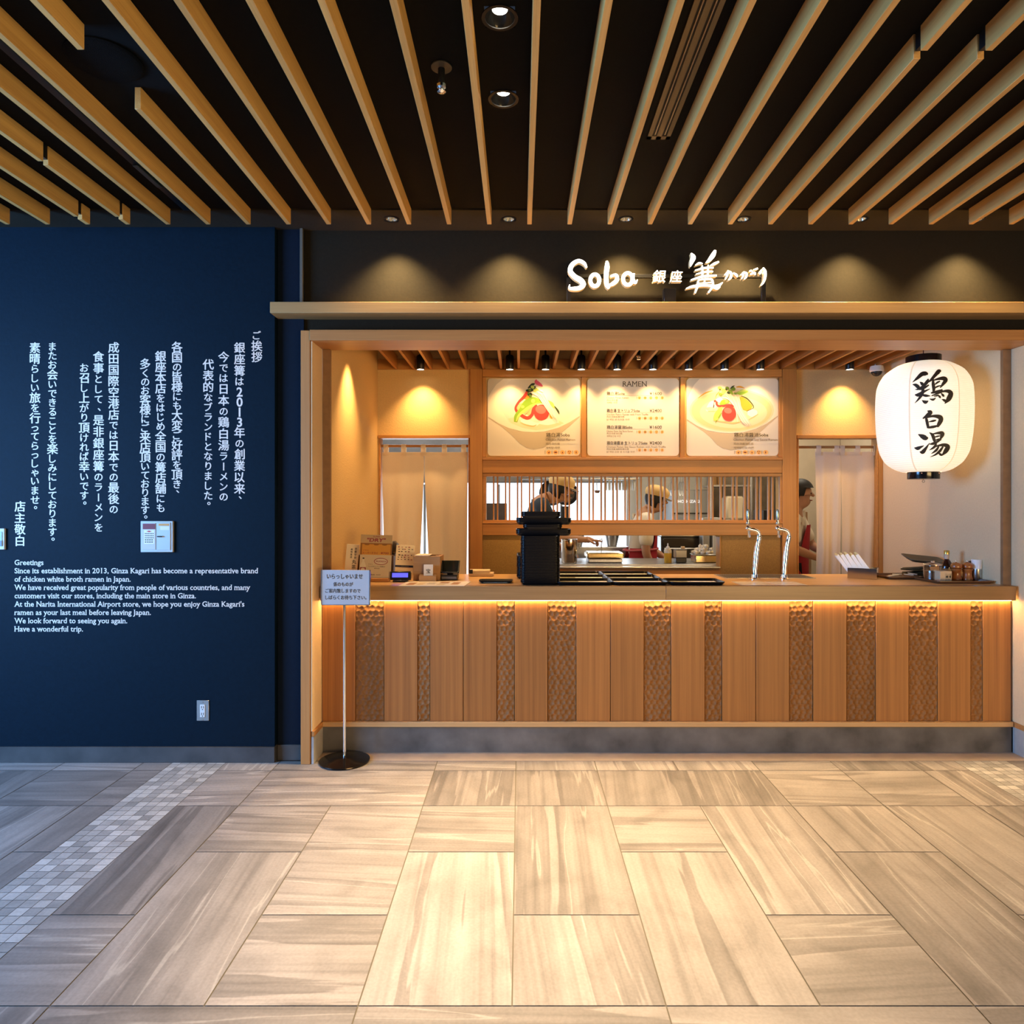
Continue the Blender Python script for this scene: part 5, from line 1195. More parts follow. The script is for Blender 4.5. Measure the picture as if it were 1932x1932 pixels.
# brown trays at the right end
brown = mat('brown lacquer tray', (.12, .055, .025), .3)
def brown_tray(x0, x1, y0, y1, label):
    b = tray_mesh(B(), x1-x0, y1-y0, .016, .004, .010, .02); b.v = [(v[0]+(x0+x1)/2, v[1]+(y0+y1)/2, v[2]+ZT+.001) for v in b.v]
    return tag(b.obj('serving_tray', brown), label, 'tray')
brown_tray(PX(1675, 4.42), PX(1741, 4.42), 4.40, 4.66, 'small brown serving tray with sachets between chopsticks and condiments')
for i in range(5):
    M = Matrix.Translation((PX(1678, 4.5)+.042*i, 4.50+.03*(i % 3), ZT+.0105+.0035*i)) @ Matrix.Rotation(rnd.uniform(-.8, .8), 4, 'Z') @ Matrix.Rotation(math.radians(-12+5*i), 4, 'Y')
    b = B(); b.box(-.028, .028, -.018, .018, -.002, .003, .0015, M); o = b.obj('sachet', mat('foil sachet' , (.72, .72, .70), .3, .4) if i == 0 else bpy.data.materials['foil sachet']); tag(o, 'silver white foil sachet lying on the small brown tray', 'sachet', 'foil sachets on the small tray')
cloth = mat('dark olive cloth', (.05, .045, .025), .7, noise=.4, nscale=20); greyt = mat('dark grey tray', (.10, .085, .06), .4)
for i, (dx, rz, ry) in enumerate(((0, .2, 2), (.01, -.15, -4), (-.006, .35, 5), (.012, .05, -3))):
    M = Matrix.Translation((PX(1732, 4.62)+dx, 4.63, ZT+.010+.014*i)) @ Matrix.Rotation(rz, 4, 'Z') @ Matrix.Rotation(math.radians(ry), 4, 'Y')
    o = B().box(-.088, .088, -.05, .05, -.005, .006, .004, M).obj('menu_folder', cloth); tag(o, '%s dark folder from the bottom of the untidy pile behind the condiment jar' % ORD[i], 'folder', 'dark folders in the untidy pile')
M = Matrix.Translation((PX(1744, 4.62), 4.62, ZT+.097)) @ Matrix.Rotation(math.radians(3), 4, 'Z') @ Matrix.Rotation(math.radians(6), 4, 'Y')@ Matrix.Rotation(math.radians(14), 4, 'X')
b = tray_mesh(B(), .27, .14, .024, .004, .03, .02); b.v = [tuple(M @ Vector(v)) for v in b.v]; tag(b.obj('grey_tray', greyt), 'dark grey tray balanced on the untidy pile of folders', 'tray')
brown_tray(PX(1742, 4.30), 2.862, 4.15, 4.46, 'brown condiment tray at the right end of the counter')
zt = ZT+.0042
y = 4.36; x = PX(1760, y)
gl = mat('clear glass', (1, 1, 1), .02, trans=1); sauce = mat('brown sauce', (.16, .06, .015), .3)
t = thing('condiment_jar', 'round glass condiment jar half full of brown seasoning', 'jar', (x, y, zt))
B().lathe([(.0, .0), (.050, .0), (.053, .004), (.053, .082), (.050, .086), (.050, .092), (.0475, .092), (.0475, .086), (.0505, .08), (.0505, .006), (.048, .003), (0, .003)], (x, y, zt), 36, cap=False).obj('glass', gl, t)
B().lathe([(0, .0035), (.047, .0035), (.0498, .007), (.0498, .056), (0, .056)], (x, y, zt), 36, cap=False).obj('contents', sauce, t); B().lathe([(.052, .0925), (.052, .100), (.03, .106), (.010, .107), (.012, .118), (0, .12)], (x, y, zt), 32, cap=False).obj('lid', gl, t)
b = B(); b.lathe([(.0533, .03), (.0533, .045)], (x, y, zt), 12, cap=False, a0=math.radians(-80), a1=math.radians(-30)); b.obj('label', paper_w, t)
y = 4.43; x = PX(1786, y)
t = thing('sauce_bottle', 'glass bottle of dark sauce with gold cap behind the pepper mills', 'bottle', (x, y, zt))
B().lathe([(0, 0), (.033, 0), (.036, .004), (.036, .075), (.034, .088), (.022, .112), (.0125, .125), (.0125, .148), (.0145, .150), (.0145, .155)], (x, y, zt), 28).obj('glass', mat('dark sauce glass', (.035, .008, .006), .08, coat=.5), t)
B().lathe([(.0128, .1252), (.0145, .137), (.0148, .1555), (.0152, .156)], (x, y, zt), 24, cap=False).obj('neck', mat('pale neck glass', (.50, .40, .32), .1), t)
B().lathe([(0, .1562), (.0165, .1562), (.0165, .178), (.015, .180), (0, .180)], (x, y, zt), 24, cap=False).obj('cap', mat('gold cap', (.55, .38, .10), .3, .8), t)
B().lathe([(.0363, .02), (.0363, .066)], (x, y, zt), 24, cap=False, a0=PI, a1=2*PI).obj('label', mat('tan label', (.52, .38, .24), .5), t)
y = 4.255; x0, x1 = PX(1774, y), PX(1796, y)
t = thing('toothpick_box', 'small square pale wooden box with pierced front in the condiment tray', 'box', ((x0+x1)/2, y, zt))
b = B(); b.box(x0, x1, y, y+.07, zt, zt+.062, .0015); b.obj('box', mat('pale cypress', (.62, .45, .28), .5), t)
b = B(); b.box(PX(1783, y), x1-.003, y-.0016, y-.0002, zt+.004, zt+.048, .0005); f = b.obj('front_panel', mat('beige marbled print', (.45, .33, .2), .5, noise=.5, nscale=120), t)
b = B(); b.flat(ellipse(PX(1786.5, y), zt+.028, .0075, .007, 16), y-.0019); b.flat(ellipse(PX(1792.5, y), zt+.028, .006, .007, 16), y-.0019); b.obj('dark_hole', inkm, f)
mill = wood('mill timber', (.22, .07, .02), (.34, .12, .03), 'Z', .25, 40, 4)
for px, lab in ((1804, 'left'), (1825, 'right')):
    y = 4.31; x = PX(px, y)
    t = thing('pepper_mill', '%s of the two turned wooden pepper mills with steel knob' % lab, 'pepper mill', (x, y, zt), 'wooden pepper mills')
    B().lathe([(0, 0), (.030, 0), (.031, .004), (.030, .014), (.026, .024), (.024, .045), (.026, .060), (.030, .066), (.030, .071), (.024, .075), (.0, .076)], (x, y, zt), 28, cap=False).obj('body', mill, t)
    B().lathe([(0, .0765), (.026, .0765), (.032, .082), (.033, .092), (.028, .103), (.014, .111), (.006, .113), (0, .113)], (x, y, zt), 28, cap=False).obj('head', mill, t); B().ball((x, y, zt+.1195), .0062, 12, 8).obj('knob', chrome, t)
for px, lab in ((1843, 'left'), (1864, 'right')):
    y = 4.31; x = PX(px, y); h = .004 if lab == 'left' else 0
    t = thing('spice_shaker', '%s of the two steel shakers with white caps' % lab, 'shaker', (x, y, zt), 'white capped steel shakers')
    B().lathe([(0, 0), (.027, 0), (.0285, .002), (.0285, .072), (0, .072)], (x, y, zt), 28, cap=False).obj('body', steel, t); B().lathe([(0, .0723), (.0298, .0723), (.031, .124+h), (.029, .127+h), (0, .127+h)], (x, y, zt), 28, cap=False).obj('cap', mat('shaker cap white', (.74, .73, .74), .4), t)
y = 4.34
o = B().lathe([(0, 0), (.010, 0), (.010, .115), (.007, .12), (0, .12)], (2.838, y, zt), 16, cap=False).obj('dark_upright', mat('dark brown upright', (.06, .025, .012), .4)); tag(o, 'slim dark brown upright at the right end of the condiment tray', 'tube')  # plain dark upright shape filling the tray's right end

# ---------------------------------------------------------------- kitchen beyond
kw = mat('kitchen white wall', (.66, .64, .58), .7); kbeige = mat('kitchen beige wall', (.52, .44, .33), .8, noise=.06, nscale=6); ksteel = mat('kitchen steel', (.42, .41, .40), .32, .9, noise=.15, nscale=12); kdark = mat('kitchen dark steel', (.06, .055, .05), .3, .6)
struct(B().box(-2.6, 3.4, 8.6, 8.7, 0, 2.8).obj('wall_kitchen_back', kw)); struct(B().box(-2.7, -2.6, 5.6, 8.7, 0, 2.8).obj('wall_kitchen_left', kw)); struct(B().box(3.4, 3.5, 5.6, 8.7, 0, 2.8).obj('wall_kitchen_right', kbeige))
struct(B().box(-2.7, 3.5, 5.572, 8.7, 2.8, 2.85).obj('ceiling_kitchen', mat('kitchen ceiling', (.68, .66, .6), .8)))
struct(B().box(2.80, 3.395, 7.3, 7.38, 0, 2.795).obj('wall_kitchen_passage', kbeige)); struct(B().box(XR+.045, 3.399, 5.571, 5.60, 0, 2.795).obj('wall_kitchen_front', kw))
# lit translucent window of the kitchen
yw = 8.585
t = thing('kitchen_window', 'bright white daylit window band across the back of the kitchen', 'window', (0, yw, .93))
wx0, wx1 = -2.2, PX(1186, yw); wz0, wz1 = .55, PZ(911.5, yw)
B().box(wx0, wx1, yw, yw+.012, wz0, wz1).obj('pane', mat('daylit glass', (.8, .85, .9), .3, emit=(.72, .86, 1), strength=1.7), t)
b = B()
for xx in (wx0, -1.2, -.28, .5, wx1-.03): b.box(xx, xx+.03, yw-.02, yw-.0005, wz0, wz1, .002)
b.box(wx0, wx1, yw-.02, yw-.0005, wz1, wz1+.04, .002); b.box(wx0, wx1, yw-.02, yw-.0005, wz0-.04, wz0, .002); b.obj('frame', mat('window aluminium', (.6, .63, .66), .4, .5), t)
light('window_daylight', 'AREA', ((wx0+wx1)/2, yw-.06, (wz0+wz1)/2), 42, (.75, .87, 1), ((wx0+wx1)/2, 5, .9), wx1-wx0, size_y=wz1-wz0)
light('assumed_kitchen_lamp', 'AREA', (1.4, 6.8, 2.76), 24, (1, .82, .58), (1.4, 6.8, 0), 2.2, size_y=.4); light('assumed_kitchen_lamp', 'AREA', (-1.2, 6.6, 2.76), 36, (1, .95, .88), (-1.2, 6.6, 0), 1.4, size_y=.4)  # assumed lamps over the kitchen, unseen and without fittings
light('assumed_passage_lamp', 'AREA', (2.6, 6.4, 2.76), 14, (1, .86, .66), (2.6, 6.4, 0), .6)  # assumed lamp for the dim warm passage, unseen
o = B().box(-2.0, PX(1190, 8.0), 7.9, 8.5, PZ(911, 7.9), 2.799, .01).obj('extractor_hood', mat('hood grey', (.20, .20, .21), .4, .5, noise=.2, nscale=5)); tag(o, 'long grey extractor hood along the top of the kitchen window', 'hood')
# back worktop with stove, and hanging things
o = B().box(-.42, 1.73, 7.7, 8.5, .0, .86, .005).obj('kitchen_worktop', ksteel); tag(o, 'long steel back worktop under the kitchen window', 'worktop')
o = B().box(PX(917, 7.7), PX(956, 7.7), 7.72, 8.1, .8605, PZ(949.5, 7.7), .006).obj('dark_cabinet', mat('dark cabinet', (.06, .04, .03), .5, noise=.4, nscale=8)); tag(o, 'dark brown box cabinet seen low behind the left lattice bars', 'cabinet')
t = thing('oven', 'dark steel oven front behind the bottles in the hatch', 'oven', (PX(1287, 7.3), 7.3, 0))
x0, x1 = PX(1247, 7.3), PX(1327, 7.3)
B().box(x0, x1, 7.3, 7.69, 0, PZ(1012, 7.3), .006).obj('body', kdark, t); B().box(x0+.02, x1-.02, 7.285, 7.2995, PZ(1032, 7.3), PZ(1015, 7.3), .004).obj('window', mat('oven glass', (.03, .022, .015), .08), t)
B().tube([(x0+.03, 7.262, PZ(1035, 7.3)), (x1-.03, 7.262, PZ(1035, 7.3))], .010, 10).obj('handle', steel, t); B().box(x0, x1, 7.28, 7.6, PZ(1011.8, 7.3), PZ(1009.5, 7.3), .002).obj('top_plate', steel, t)
for i, (px, lab) in enumerate(((1333, 'left'), (1352, 'right'))):
    o = B().box(PX(px-7, 7.1), PX(px+6, 7.1), 7.1, 7.25, 0, 1.35, .004).obj('steel_post', [mat('grey post', (.30, .29, .28), .4, .6), mat('pale post', (.52, .5, .48), .5)][i]); tag(o, ['dark grey steel post right of the oven', 'pale post at the right edge of the hatch'][i], 'post')
for i, (px, py, r, lab) in enumerate(((1041, 930, 24, 'left black frying pan hanging in front of the kitchen window'), (1068, 931, 22.5, 'right black frying pan hanging in front of the kitchen window'))):
    y = 7.62+.07*i; c = P(px, py, y); t = thing('frying_pan', lab, 'pan', tuple(c), 'hanging frying pans'); M = Matrix.Rotation(PI/2, 4, 'X') ; rr = r*y/F
    B().lathe([(0, .0), (rr*.75, .0), (rr, .04), (rr*.985, .04), (rr*.74, .006), (0, .006)], tuple(c), 32, M, cap=False).obj('pan', mat('black iron', (.03, .028, .03), .3, .5), t)
    b = B(); b.box(c.x-.014, c.x+.014, c.y-.012, c.y-.002, c.z+rr*.96, PZ(903.5, 7.66), .004); b.obj('handle', mat('pan handle', (.03, .03, .032), .4), t)
o = B().tube([(PX(985, 7.66), 7.92, PZ(903, 7.66)), (PX(985, 7.66), 7.66, PZ(903, 7.66)), (PX(1204, 7.66), 7.66, PZ(903, 7.66)), (PX(1204, 7.66), 7.92, PZ(903, 7.66))], .012, 10).obj('hanging_rail', steel); tag(o, 'steel hanging rail across the top of the kitchen window', 'rail')
t = thing('glass_rack', 'hanging rack of upturned glasses in front of the kitchen window', 'rack', (PX(1165, 7.6), 7.6, PZ(928, 7.6)))
B().box(PX(1139, 7.6), PX(1201, 7.6), 7.5, 7.645, PZ(906, 7.6), PZ(903, 7.6)-.002, .003).obj('shelf', ksteel, t)
for i in range(9):
    x = PX(1143+6.6*i, 7.6); B().lathe([(.017, 0), (.014, -.11), (.0125, -.11), (.0155, 0)], (x, 7.6, PZ(906.3, 7.6)), 12, cap=False).obj('glass', mat('rack glass', (.75, .82, .88), .1) if i == 0 else bpy.data.materials['rack glass'], t)
t = thing('ladle', 'small ladle hanging alone in front of the bright window', 'ladle', (PX(1126, 7.6), 7.6, PZ(928, 7.6)))
B().tube([(PX(1126, 7.6), 7.655, PZ(903, 7.66)), (PX(1126, 7.6), 7.6, PZ(904, 7.6)), (PX(1126, 7.6), 7.6, PZ(925, 7.6))], .004, 8).obj('handle', steel, t); B().lathe([(0, 0), (.02, .004), (.032, .02), (.034, .034), (.031, .034), (0, .01)], (PX(1126.5, 7.6), 7.6, PZ(931, 7.6)), 18, cap=False).obj('bowl', mat('copper ladle', (.40, .22, .14), .3, .8), t)
t = thing('fridge', 'pale grey upright refrigerator with dark band behind the right lattice bars', 'fridge', (PX(1307, 8.1), 8.2, 0))
x0, x1 = PX(1268, 8.0), PX(1336, 8.0)
B().box(x0, x1, 8.0, 8.58, 0, PZ(924, 8.0), .008).obj('body', mat('fridge grey', (.42, .44, .46), .35, .3), t)
b = B(); b.box(x0+.01, x1-.01, 7.985, 7.9995, PZ(969.5, 8), PZ(967.5, 8), .001); b.obj('band', blackm, t)
b = B(); write(b, 'HOSHIZAKI', PX(1279, 7.99), PX(1320, 7.99), PZ(946, 7.99), .034, 7.995, .02); b.obj('lettering', mat('fridge white letters', (.9, .9, .9), .4, emit=(1, 1, 1), strength=.6), t)
struct(B().box(x1+.15, 3.39, 8.3, 8.59, 0, 2.79).obj('wall_kitchen_tiled', mat('brown kitchen tiles', (.30, .23, .15), .6, noise=.2, nscale=9)))
t = thing('shelf_unit', 'tall steel shelf unit with pans behind the right lattice bars', 'shelf', (PX(1385, 7.6), 7.6, 0))
sx0, sx1 = PX(1340, 7.5), PX(1420, 7.5)
for xx in (sx0, sx1-.02): B().box(xx, xx+.02, 7.5, 7.52, 0, 2.1, .002).obj('post', steel, t)
for zz in (1.00, 1.32, 1.70, 1.98): B().box(sx0+.021, sx1-.021, 7.5, 7.9, zz-.02, zz, .002).obj('shelf_board', steel, t)
o = B().box(PX(1371, 7.55), PX(1404, 7.55), 7.55, 7.75, 1.321, PZ(936, 7.55), .02).obj('canvas_bag', mat('beige canvas', (.66, .54, .36), .8)); tag(o, 'plain beige canvas bag standing on the kitchen shelf', 'bag')
for i, px in enumerate((1347, 1358)):
    o = B().lathe([(0, 0), (.03, 0), (.032, .1), (.012, .15), (.012, .18), (0, .18)], (PX(px, 7.6), 7.6, 1.7005), 14, cap=False).obj('kitchen_bottle', mat('amber bottle', (.25, .13, .04), .3) if i == 0 else bpy.data.materials['amber bottle']); tag(o, ['left amber bottle on the high kitchen shelf', 'right amber bottle on the high kitchen shelf'][i], 'bottle')
o = B().box(PX(1440, 6.9), PX(1458, 6.9), 6.9, 7.2, .0, PZ(962, 6.9), .004).obj('black_cabinet', blackm); tag(o, 'black cabinet edge at the far right of the lattice', 'cabinet')
t = thing('hanging_whisks', 'cluster of wire whisks hanging behind the second cook', 'utensils', (PX(1285, 7.4), 7.4, PZ(930, 7.4)))
for i, px in enumerate((1266, 1283, 1288)):
    for a in range(4):
        w_ = .035; b = B(); q = [(PX(px, 7.4)+w_*math.sin(s*PI)*math.cos(a*PI/4)*1.0, 7.4+w_*math.sin(s*PI)*math.sin(a*PI/4), PZ(908, 7.4)-.16*s) for s in [k/8 for k in range(9)]]; b.tube(q, .002, 5); b.obj('wire_loop', steel, t)
    B().cyl((PX(px, 7.4), 7.4, PZ(908, 7.4)), (PX(px, 7.4), 7.4, 2.8), .006, n=8).obj('handle', steel, t)
# pass worktop just behind the hatch
o = B().box(PX(960, 5.9), PX(1385, 5.9), 5.572, 6.25, .9, .9935, .003).obj('pass_worktop', ksteel); tag(o, 'steel worktop just behind the serving hatch', 'worktop')
zk = .9942
y = 5.8; x = PX(1074, y)
t = thing('stock_pot', 'tall shiny steel pot behind the hatch beside the tray stack', 'pot', (x, y, zk))
B().lathe([(0, 0), (.064, 0), (.067, .004), (.067, .185), (.070, .188), (.070, .193), (.064, .193), (.063, .02), (0, .02)], (x, y, zk), 36, cap=False).obj('pot', mat('shiny pot steel', (.62, .52, .44), .12, 1), t); B().tube([(x+.068, y, zk+.16), (x+.085, y, zk+.155), (x+.085, y, zk+.11), (x+.068, y, zk+.105)], .005, 8).obj('handle', steel, t)
x0, x1 = PX(1107, 5.75), PX(1176, 5.75)
t = thing('food_pan', 'rectangular steel food pan with golden lid in the hatch', 'pan', ((x0+x1)/2, 5.8, zk))
B().box(x0+.012, x1-.012, 5.72, 5.95, zk, zk+.034, .006).obj('pan', steel, t); B().box(x0, x1, 5.70, 5.97, zk+.0345, zk+.085, .012).obj('lid', mat('brassy steel', (.70, .56, .30), .18, 1), t)
b = B(); x = PX(1134.5, 6.05); b.tube([(x, 6.05, zk), (x, 6.05, zk+.13), (x+.008, 6.05, zk+.165), (x+.004, 6.05, zk+.185), (x-.010, 6.05, zk+.182), (x-.012, 6.05, zk+.165)], .004, 8); tag(b.obj('hook_ladle', steel), 'steel ladle handle with bent hook standing behind the food pan', 'ladle')
y = 5.72; x = PX(1260, y)
t = thing('squeeze_bottle', 'clear squeeze bottle of yellow oil in the hatch', 'bottle', (x, y, zk))
B().lathe([(0, 0), (.030, 0), (.031, .003), (.031, .082), (0, .082)], (x, y, zk), 24, cap=False).obj('oil', mat('yellow oil', (.60, .34, .03), .2), t); B().lathe([(.031, .0822), (.031, .105), (.024, .116), (.014, .120)], (x, y, zk), 24, cap=True).obj('shoulder', mat('clear plastic', (.66, .55, .38), .2), t); B().lathe([(.016, .1202), (.016, .132), (.006, .138), (.004, .162), (0, .163)], (x, y, zk), 18, cap=False).obj('nozzle', wp, t)
x0, x1 = PX(1274.5, y), PX(1296.5, y)
t = thing('sauce_tub', 'clear square tub of black sauce with a scoop in the hatch', 'tub', ((x0+x1)/2, y, zk))
B().box(x0+.004, x1-.004, y, y+.09, zk, zk+.042, .004).obj('sauce', mat('black sauce', (.015, .010, .008), .15), t); B().box(x0+.002, x1-.002, y-.001, y+.092, zk+.0425, zk+.105, .004).obj('tub', mat('tub plastic', (.36, .28, .17), .2), t); B().box(x0, x1, y-.003, y+.094, zk+.1055, zk+.112, .002).obj('rim', mat('tub rim', (.20, .18, .16), .3), t); B().box(PX(1287, y), PX(1294, y), y+.03, y+.05, zk+.1125, zk+.135, .003).obj('scoop', mat('scoop tan', (.55, .36, .16), .4), t)
x0, x1 = PX(1311, y), PX(1354, y)
t = thing('garlic_pan', 'steel pan heaped with white garlic bulbs at the right of the hatch', 'pan', ((x0+x1)/2, y, zk))
B().box(x0+.006, x1-.006, y, y+.17, zk, zk+.062, .006).obj('pan', mat('golden steel', (.66, .50, .28), .2, 1), t); B().box(x0, x1, y-.005, y+.175, zk+.0625, zk+.0685, .003).obj('rim', steel, t)
b = B(); b.lathe([(.0, -.013), (.008, -.013), (.015, -.006), (.0165, .002), (.012, .010), (.005, .015), (.003, .022), (0, .023)], (0, 0, 0), 10, cap=False); gm = b.mesh('garlic_bulb', mat('garlic white', (.78, .70, .54), .6), (0, 0, 0)); r5 = random.Random(5)
for i in range(34):
    lay = 0 if i < 18 else (1 if i < 29 else 2); o = bpy.data.objects.new('garlic_bulb', gm); COL.objects.link(o)
    f = (1, .72, .42)[lay]; o.location = ((x0+x1)/2+r5.uniform(-.085, .085)*f, y+.08+r5.uniform(-.07, .07)*f, zk+.082+.024*lay+r5.uniform(-.003, .003)); o.rotation_euler = (r5.uniform(-1.4, 1.4), r5.uniform(-1.4, 1.4), r5.uniform(0, 6))
    tag(o, 'white garlic bulb in the heap on the steel pan', 'garlic', 'garlic bulbs heaped in the pan')
for i, px in enumerate((1063, 1154.5)):
    y = 7.35; x = PX(px if i else 1089, y); o = B().lathe([(0, 0), (.05, 0), (.095, .20), (.10, .205), (.092, .2), (.046, .008), (0, .008)], (x, y, 1.0405), 28, cap=False).obj('steel_bucket', ksteel); tag(o, ['left tapered steel bucket against the bright window in the hatch', 'right tapered steel bucket against the bright window in the hatch'][i], 'bucket')
o = B().box(PX(1050, 7.3), PX(1185, 7.3), 7.2, 7.55, .0, 1.04, .005).obj('stove_block', ksteel); tag(o, 'steel stove block behind the pot and food pan', 'stove')
for i, (z0, z1, px0, px1) in enumerate(((0, .52, 1503, 1534), (.521, .98, 1500, 1531), (.981, 1.41, 1498, 1524))):
    o = B().box(PX(px0, 6.85), PX(px1, 6.85), 6.85, 7.2, z0, z1, .004).obj('cardboard_box', mat('cardboard %d' % i, (.30, .17, .08), .8, noise=.1, nscale=10)); tag(o, '%s brown carton of the stack behind the right doorway' % ('bottom', 'middle', 'top')[i], 'box', 'brown cartons in the passage')

# ---------------------------------------------------------------- people
def skinmesh(name, J, Ed, root, mats, parent, sub=2, sx=None):
    """one continuous body grown round a skeleton: J {joint: (x, y, z, radius)}"""
    names = list(J); idx = {n: i for i, n in enumerate(names)}
    me = bpy.data.meshes.new(name); me.from_pydata([J[n][:3] for n in names], [(idx[a], idx[b]) for a, b in Ed], [])
    o = bpy.data.objects.new(name, me); COL.objects.link(o)
    o.modifiers.new('s', 'SKIN').use_smooth_shade = True
    sv = me.skin_vertices[0].data
    for n in names:
        r = J[n][3]; sv[idx[n]].radius = r if isinstance(r, tuple) else (r, r); sv[idx[n]].use_root = n == root
    m = o.modifiers.new('u', 'SUBSURF'); m.levels = sub; m.render_levels = sub
    dg = bpy.context.evaluated_depsgraph_get(); ev = bpy.data.meshes.new_from_object(o.evaluated_get(dg))
    bpy.data.objects.remove(o); bpy.data.meshes.remove(me)
    ev.materials.clear(); ev.materials.append(mats); ev.polygons.foreach_set('use_smooth', [True]*len(ev.polygons))
    o = bpy.data.objects.new(name, ev); COL.objects.link(o); o.parent = parent; WO[o.name] = WO[parent.name]; return o
skin = mat('skin', (.46, .24, .14), .55); shirt_w = mat('white work shirt', (.74, .66, .53), .8); shirt_d = mat('dark navy shirt', (.012, .018, .028), .8); apron_r = mat('red apron', (.36, .012, .02), .75); hairm = mat('black hair', (.010, .008, .007), .6); capm = mat('tan cotton cap', (.66, .44, .18), .8); trous = mat('black trousers', (.015, .015, .018), .8)
def person(label, loc, rz, armR, armL, shirt, lean, cap=True, headtilt=.0, stoop=(0, 0), scale=1.0):
    """faces local +X; armR / armL = (elbow, wrist, pointing) in local coordinates; right hand side is local -Y"""
    t = thing('person', label, 'person', loc); t.rotation_euler = (0, 0, rz); t.scale = (scale,)*3
    WO[t.name] = Vector((0, 0, 0))
    lx = lambda z: lean*max(0, z-.92)/.5
    J = {'pelvis': (0, 0, .94, .125), 'belly': (lx(1.06), 0, 1.06, (.125, .105)), 'chest': (lx(1.24), 0, 1.24, (.145, .105)), 'collar': (lx(1.38), 0, 1.385, (.085, .07)), 'neck': (lx(1.45)+.01, 0, 1.455, .052), 'skull_base': (lx(1.52)+.03+headtilt*.3, 0, 1.525, .070), 'skull': (lx(1.6)+.035+headtilt*.6, 0, 1.60, .092), 'crown': (lx(1.66)+.03+headtilt, 0, 1.655, .066)}
    for n_, k_ in (('neck', .45), ('skull_base', .85), ('skull', 1), ('crown', 1.05)): J[n_] = (J[n_][0]+stoop[0]*k_, 0, J[n_][2]+stoop[1]*k_, J[n_][3])
    hx, hz = J['skull'][0], J['skull'][2]-.025
    J['nose_root'] = (hx+.072, 0, hz, .020); J['nose'] = (hx+.104, 0, hz-.022, .011); J['chin'] = (hx+.066, 0, hz-.088, .024)
    E = [('pelvis', 'belly'), ('belly', 'chest'), ('chest', 'collar'), ('collar', 'neck'), ('neck', 'skull_base'), ('skull_base', 'skull'), ('skull', 'crown'), ('skull', 'nose_root'), ('nose_root', 'nose'), ('skull_base', 'chin')]
    for s, nm in ((-1, 'r'), (1, 'l')):
        J[nm+'_hip'] = (0, s*.095, .86, .088); J[nm+'_knee'] = (.02, s*.10, .48, .058); J[nm+'_ankle'] = (-.01, s*.10, .085, .040); J[nm+'_toe'] = (.15, s*.115, .035, .032)
        E += [('pelvis', nm+'_hip'), (nm+'_hip', nm+'_knee'), (nm+'_knee', nm+'_ankle'), (nm+'_ankle', nm+'_toe')]
        J[nm+'_ear'] = (hx-.005, s*.098, hz-.004, .013); E.append(('skull', nm+'_ear'))
        sh = (lx(1.36), s*.175, 1.345, .060); el, wr, pt = armR if s < 0 else armL
        J[nm+'_shoulder'] = sh; J[nm+'_elbow'] = el+(.043,); J[nm+'_fore'] = tuple((a+b)/2 for a, b in zip(el, wr))+(.041,); J[nm+'_wrist'] = wr+(.027,)
        E += [('collar', nm+'_shoulder'), (nm+'_shoulder', nm+'_elbow'), (nm+'_elbow', nm+'_fore'), (nm+'_fore', nm+'_wrist')]
        d = (Vector(wr)-Vector(el)).normalized(); side = Vector((0, 0, 1)).cross(d); side = side.normalized() if side.length > .1 else Vector((0, 1, 0)); dn = d.cross(side); dn = dn if dn.z < 0 else -dn
        palm = Vector(wr)+d*.055; J[nm+'_palm'] = tuple(palm)+((.036, .020),); E.append((nm+'_wrist', nm+'_palm'))
        for f, (o_, l_) in enumerate(((-.026, .070), (-.009, .080), (.009, .074), (.025, .058))):
            straight = pt and f == 0; curl = .15 if straight else (1.25 if pt else .55); p = palm+side*o_+d*.030; a = 0
            J['%s_f%d0' % (nm, f)] = tuple(p)+(.0095,); E.append((nm+'_palm', '%s_f%d0' % (nm, f)))
            for q in range(3):
                a += curl*(.3 if q == 0 else .8); p = p+(d*math.cos(a)+dn*math.sin(a))*l_*(.46, .32, .26)[q]; J['%s_f%d%d' % (nm, f, q+1)] = tuple(p)+(.0088-.0010*q,); E.append(('%s_f%d%d' % (nm, f, q), '%s_f%d%d' % (nm, f, q+1)))
        p = Vector(wr)+d*.03-side*.024; J[nm+'_t0'] = tuple(p)+(.012,); p2 = p+d*.028-side*.022+dn*.014; J[nm+'_t1'] = tuple(p2)+(.0105,); p3 = p2+d*.030-side*.004+dn*.018; J[nm+'_t2'] = tuple(p3)+(.0090,); E += [(nm+'_palm', nm+'_t0'), (nm+'_t0', nm+'_t1'), (nm+'_t1', nm+'_t2')]
    body = skinmesh('body', J, E, 'pelvis', skin, t)
    up = lambda n, g: J[n][:3]+((J[n][3][0]+g, J[n][3][1]+g) if isinstance(J[n][3], tuple) else J[n][3]+g,)
    C = {'pelvis': up('pelvis', .018), 'belly': up('belly', .016), 'chest': up('chest', .016), 'collar': up('collar', .012), 'neck': J['collar'][:2]+(1.425, .066)}; Ec = [('pelvis', 'belly'), ('belly', 'chest'), ('chest', 'collar'), ('collar', 'neck')]
    for nm in 'rl':
        C[nm+'s'] = up(nm+'_shoulder', .018); a, e = Vector(J[nm+'_shoulder'][:3]), Vector(J[nm+'_elbow'][:3]); C[nm+'m'] = tuple(a.lerp(e, .5))+(.075,); C[nm+'e'] = tuple(a.lerp(e, .88))+(.074,); Ec += [('collar', nm+'s'), (nm+'s', nm+'m'), (nm+'m', nm+'e')]
    skinmesh('shirt', C, Ec, 'pelvis', shirt, t)
    T = {'pelvis': up('pelvis', .012)[:2]+(.90, .132)}; Et = []
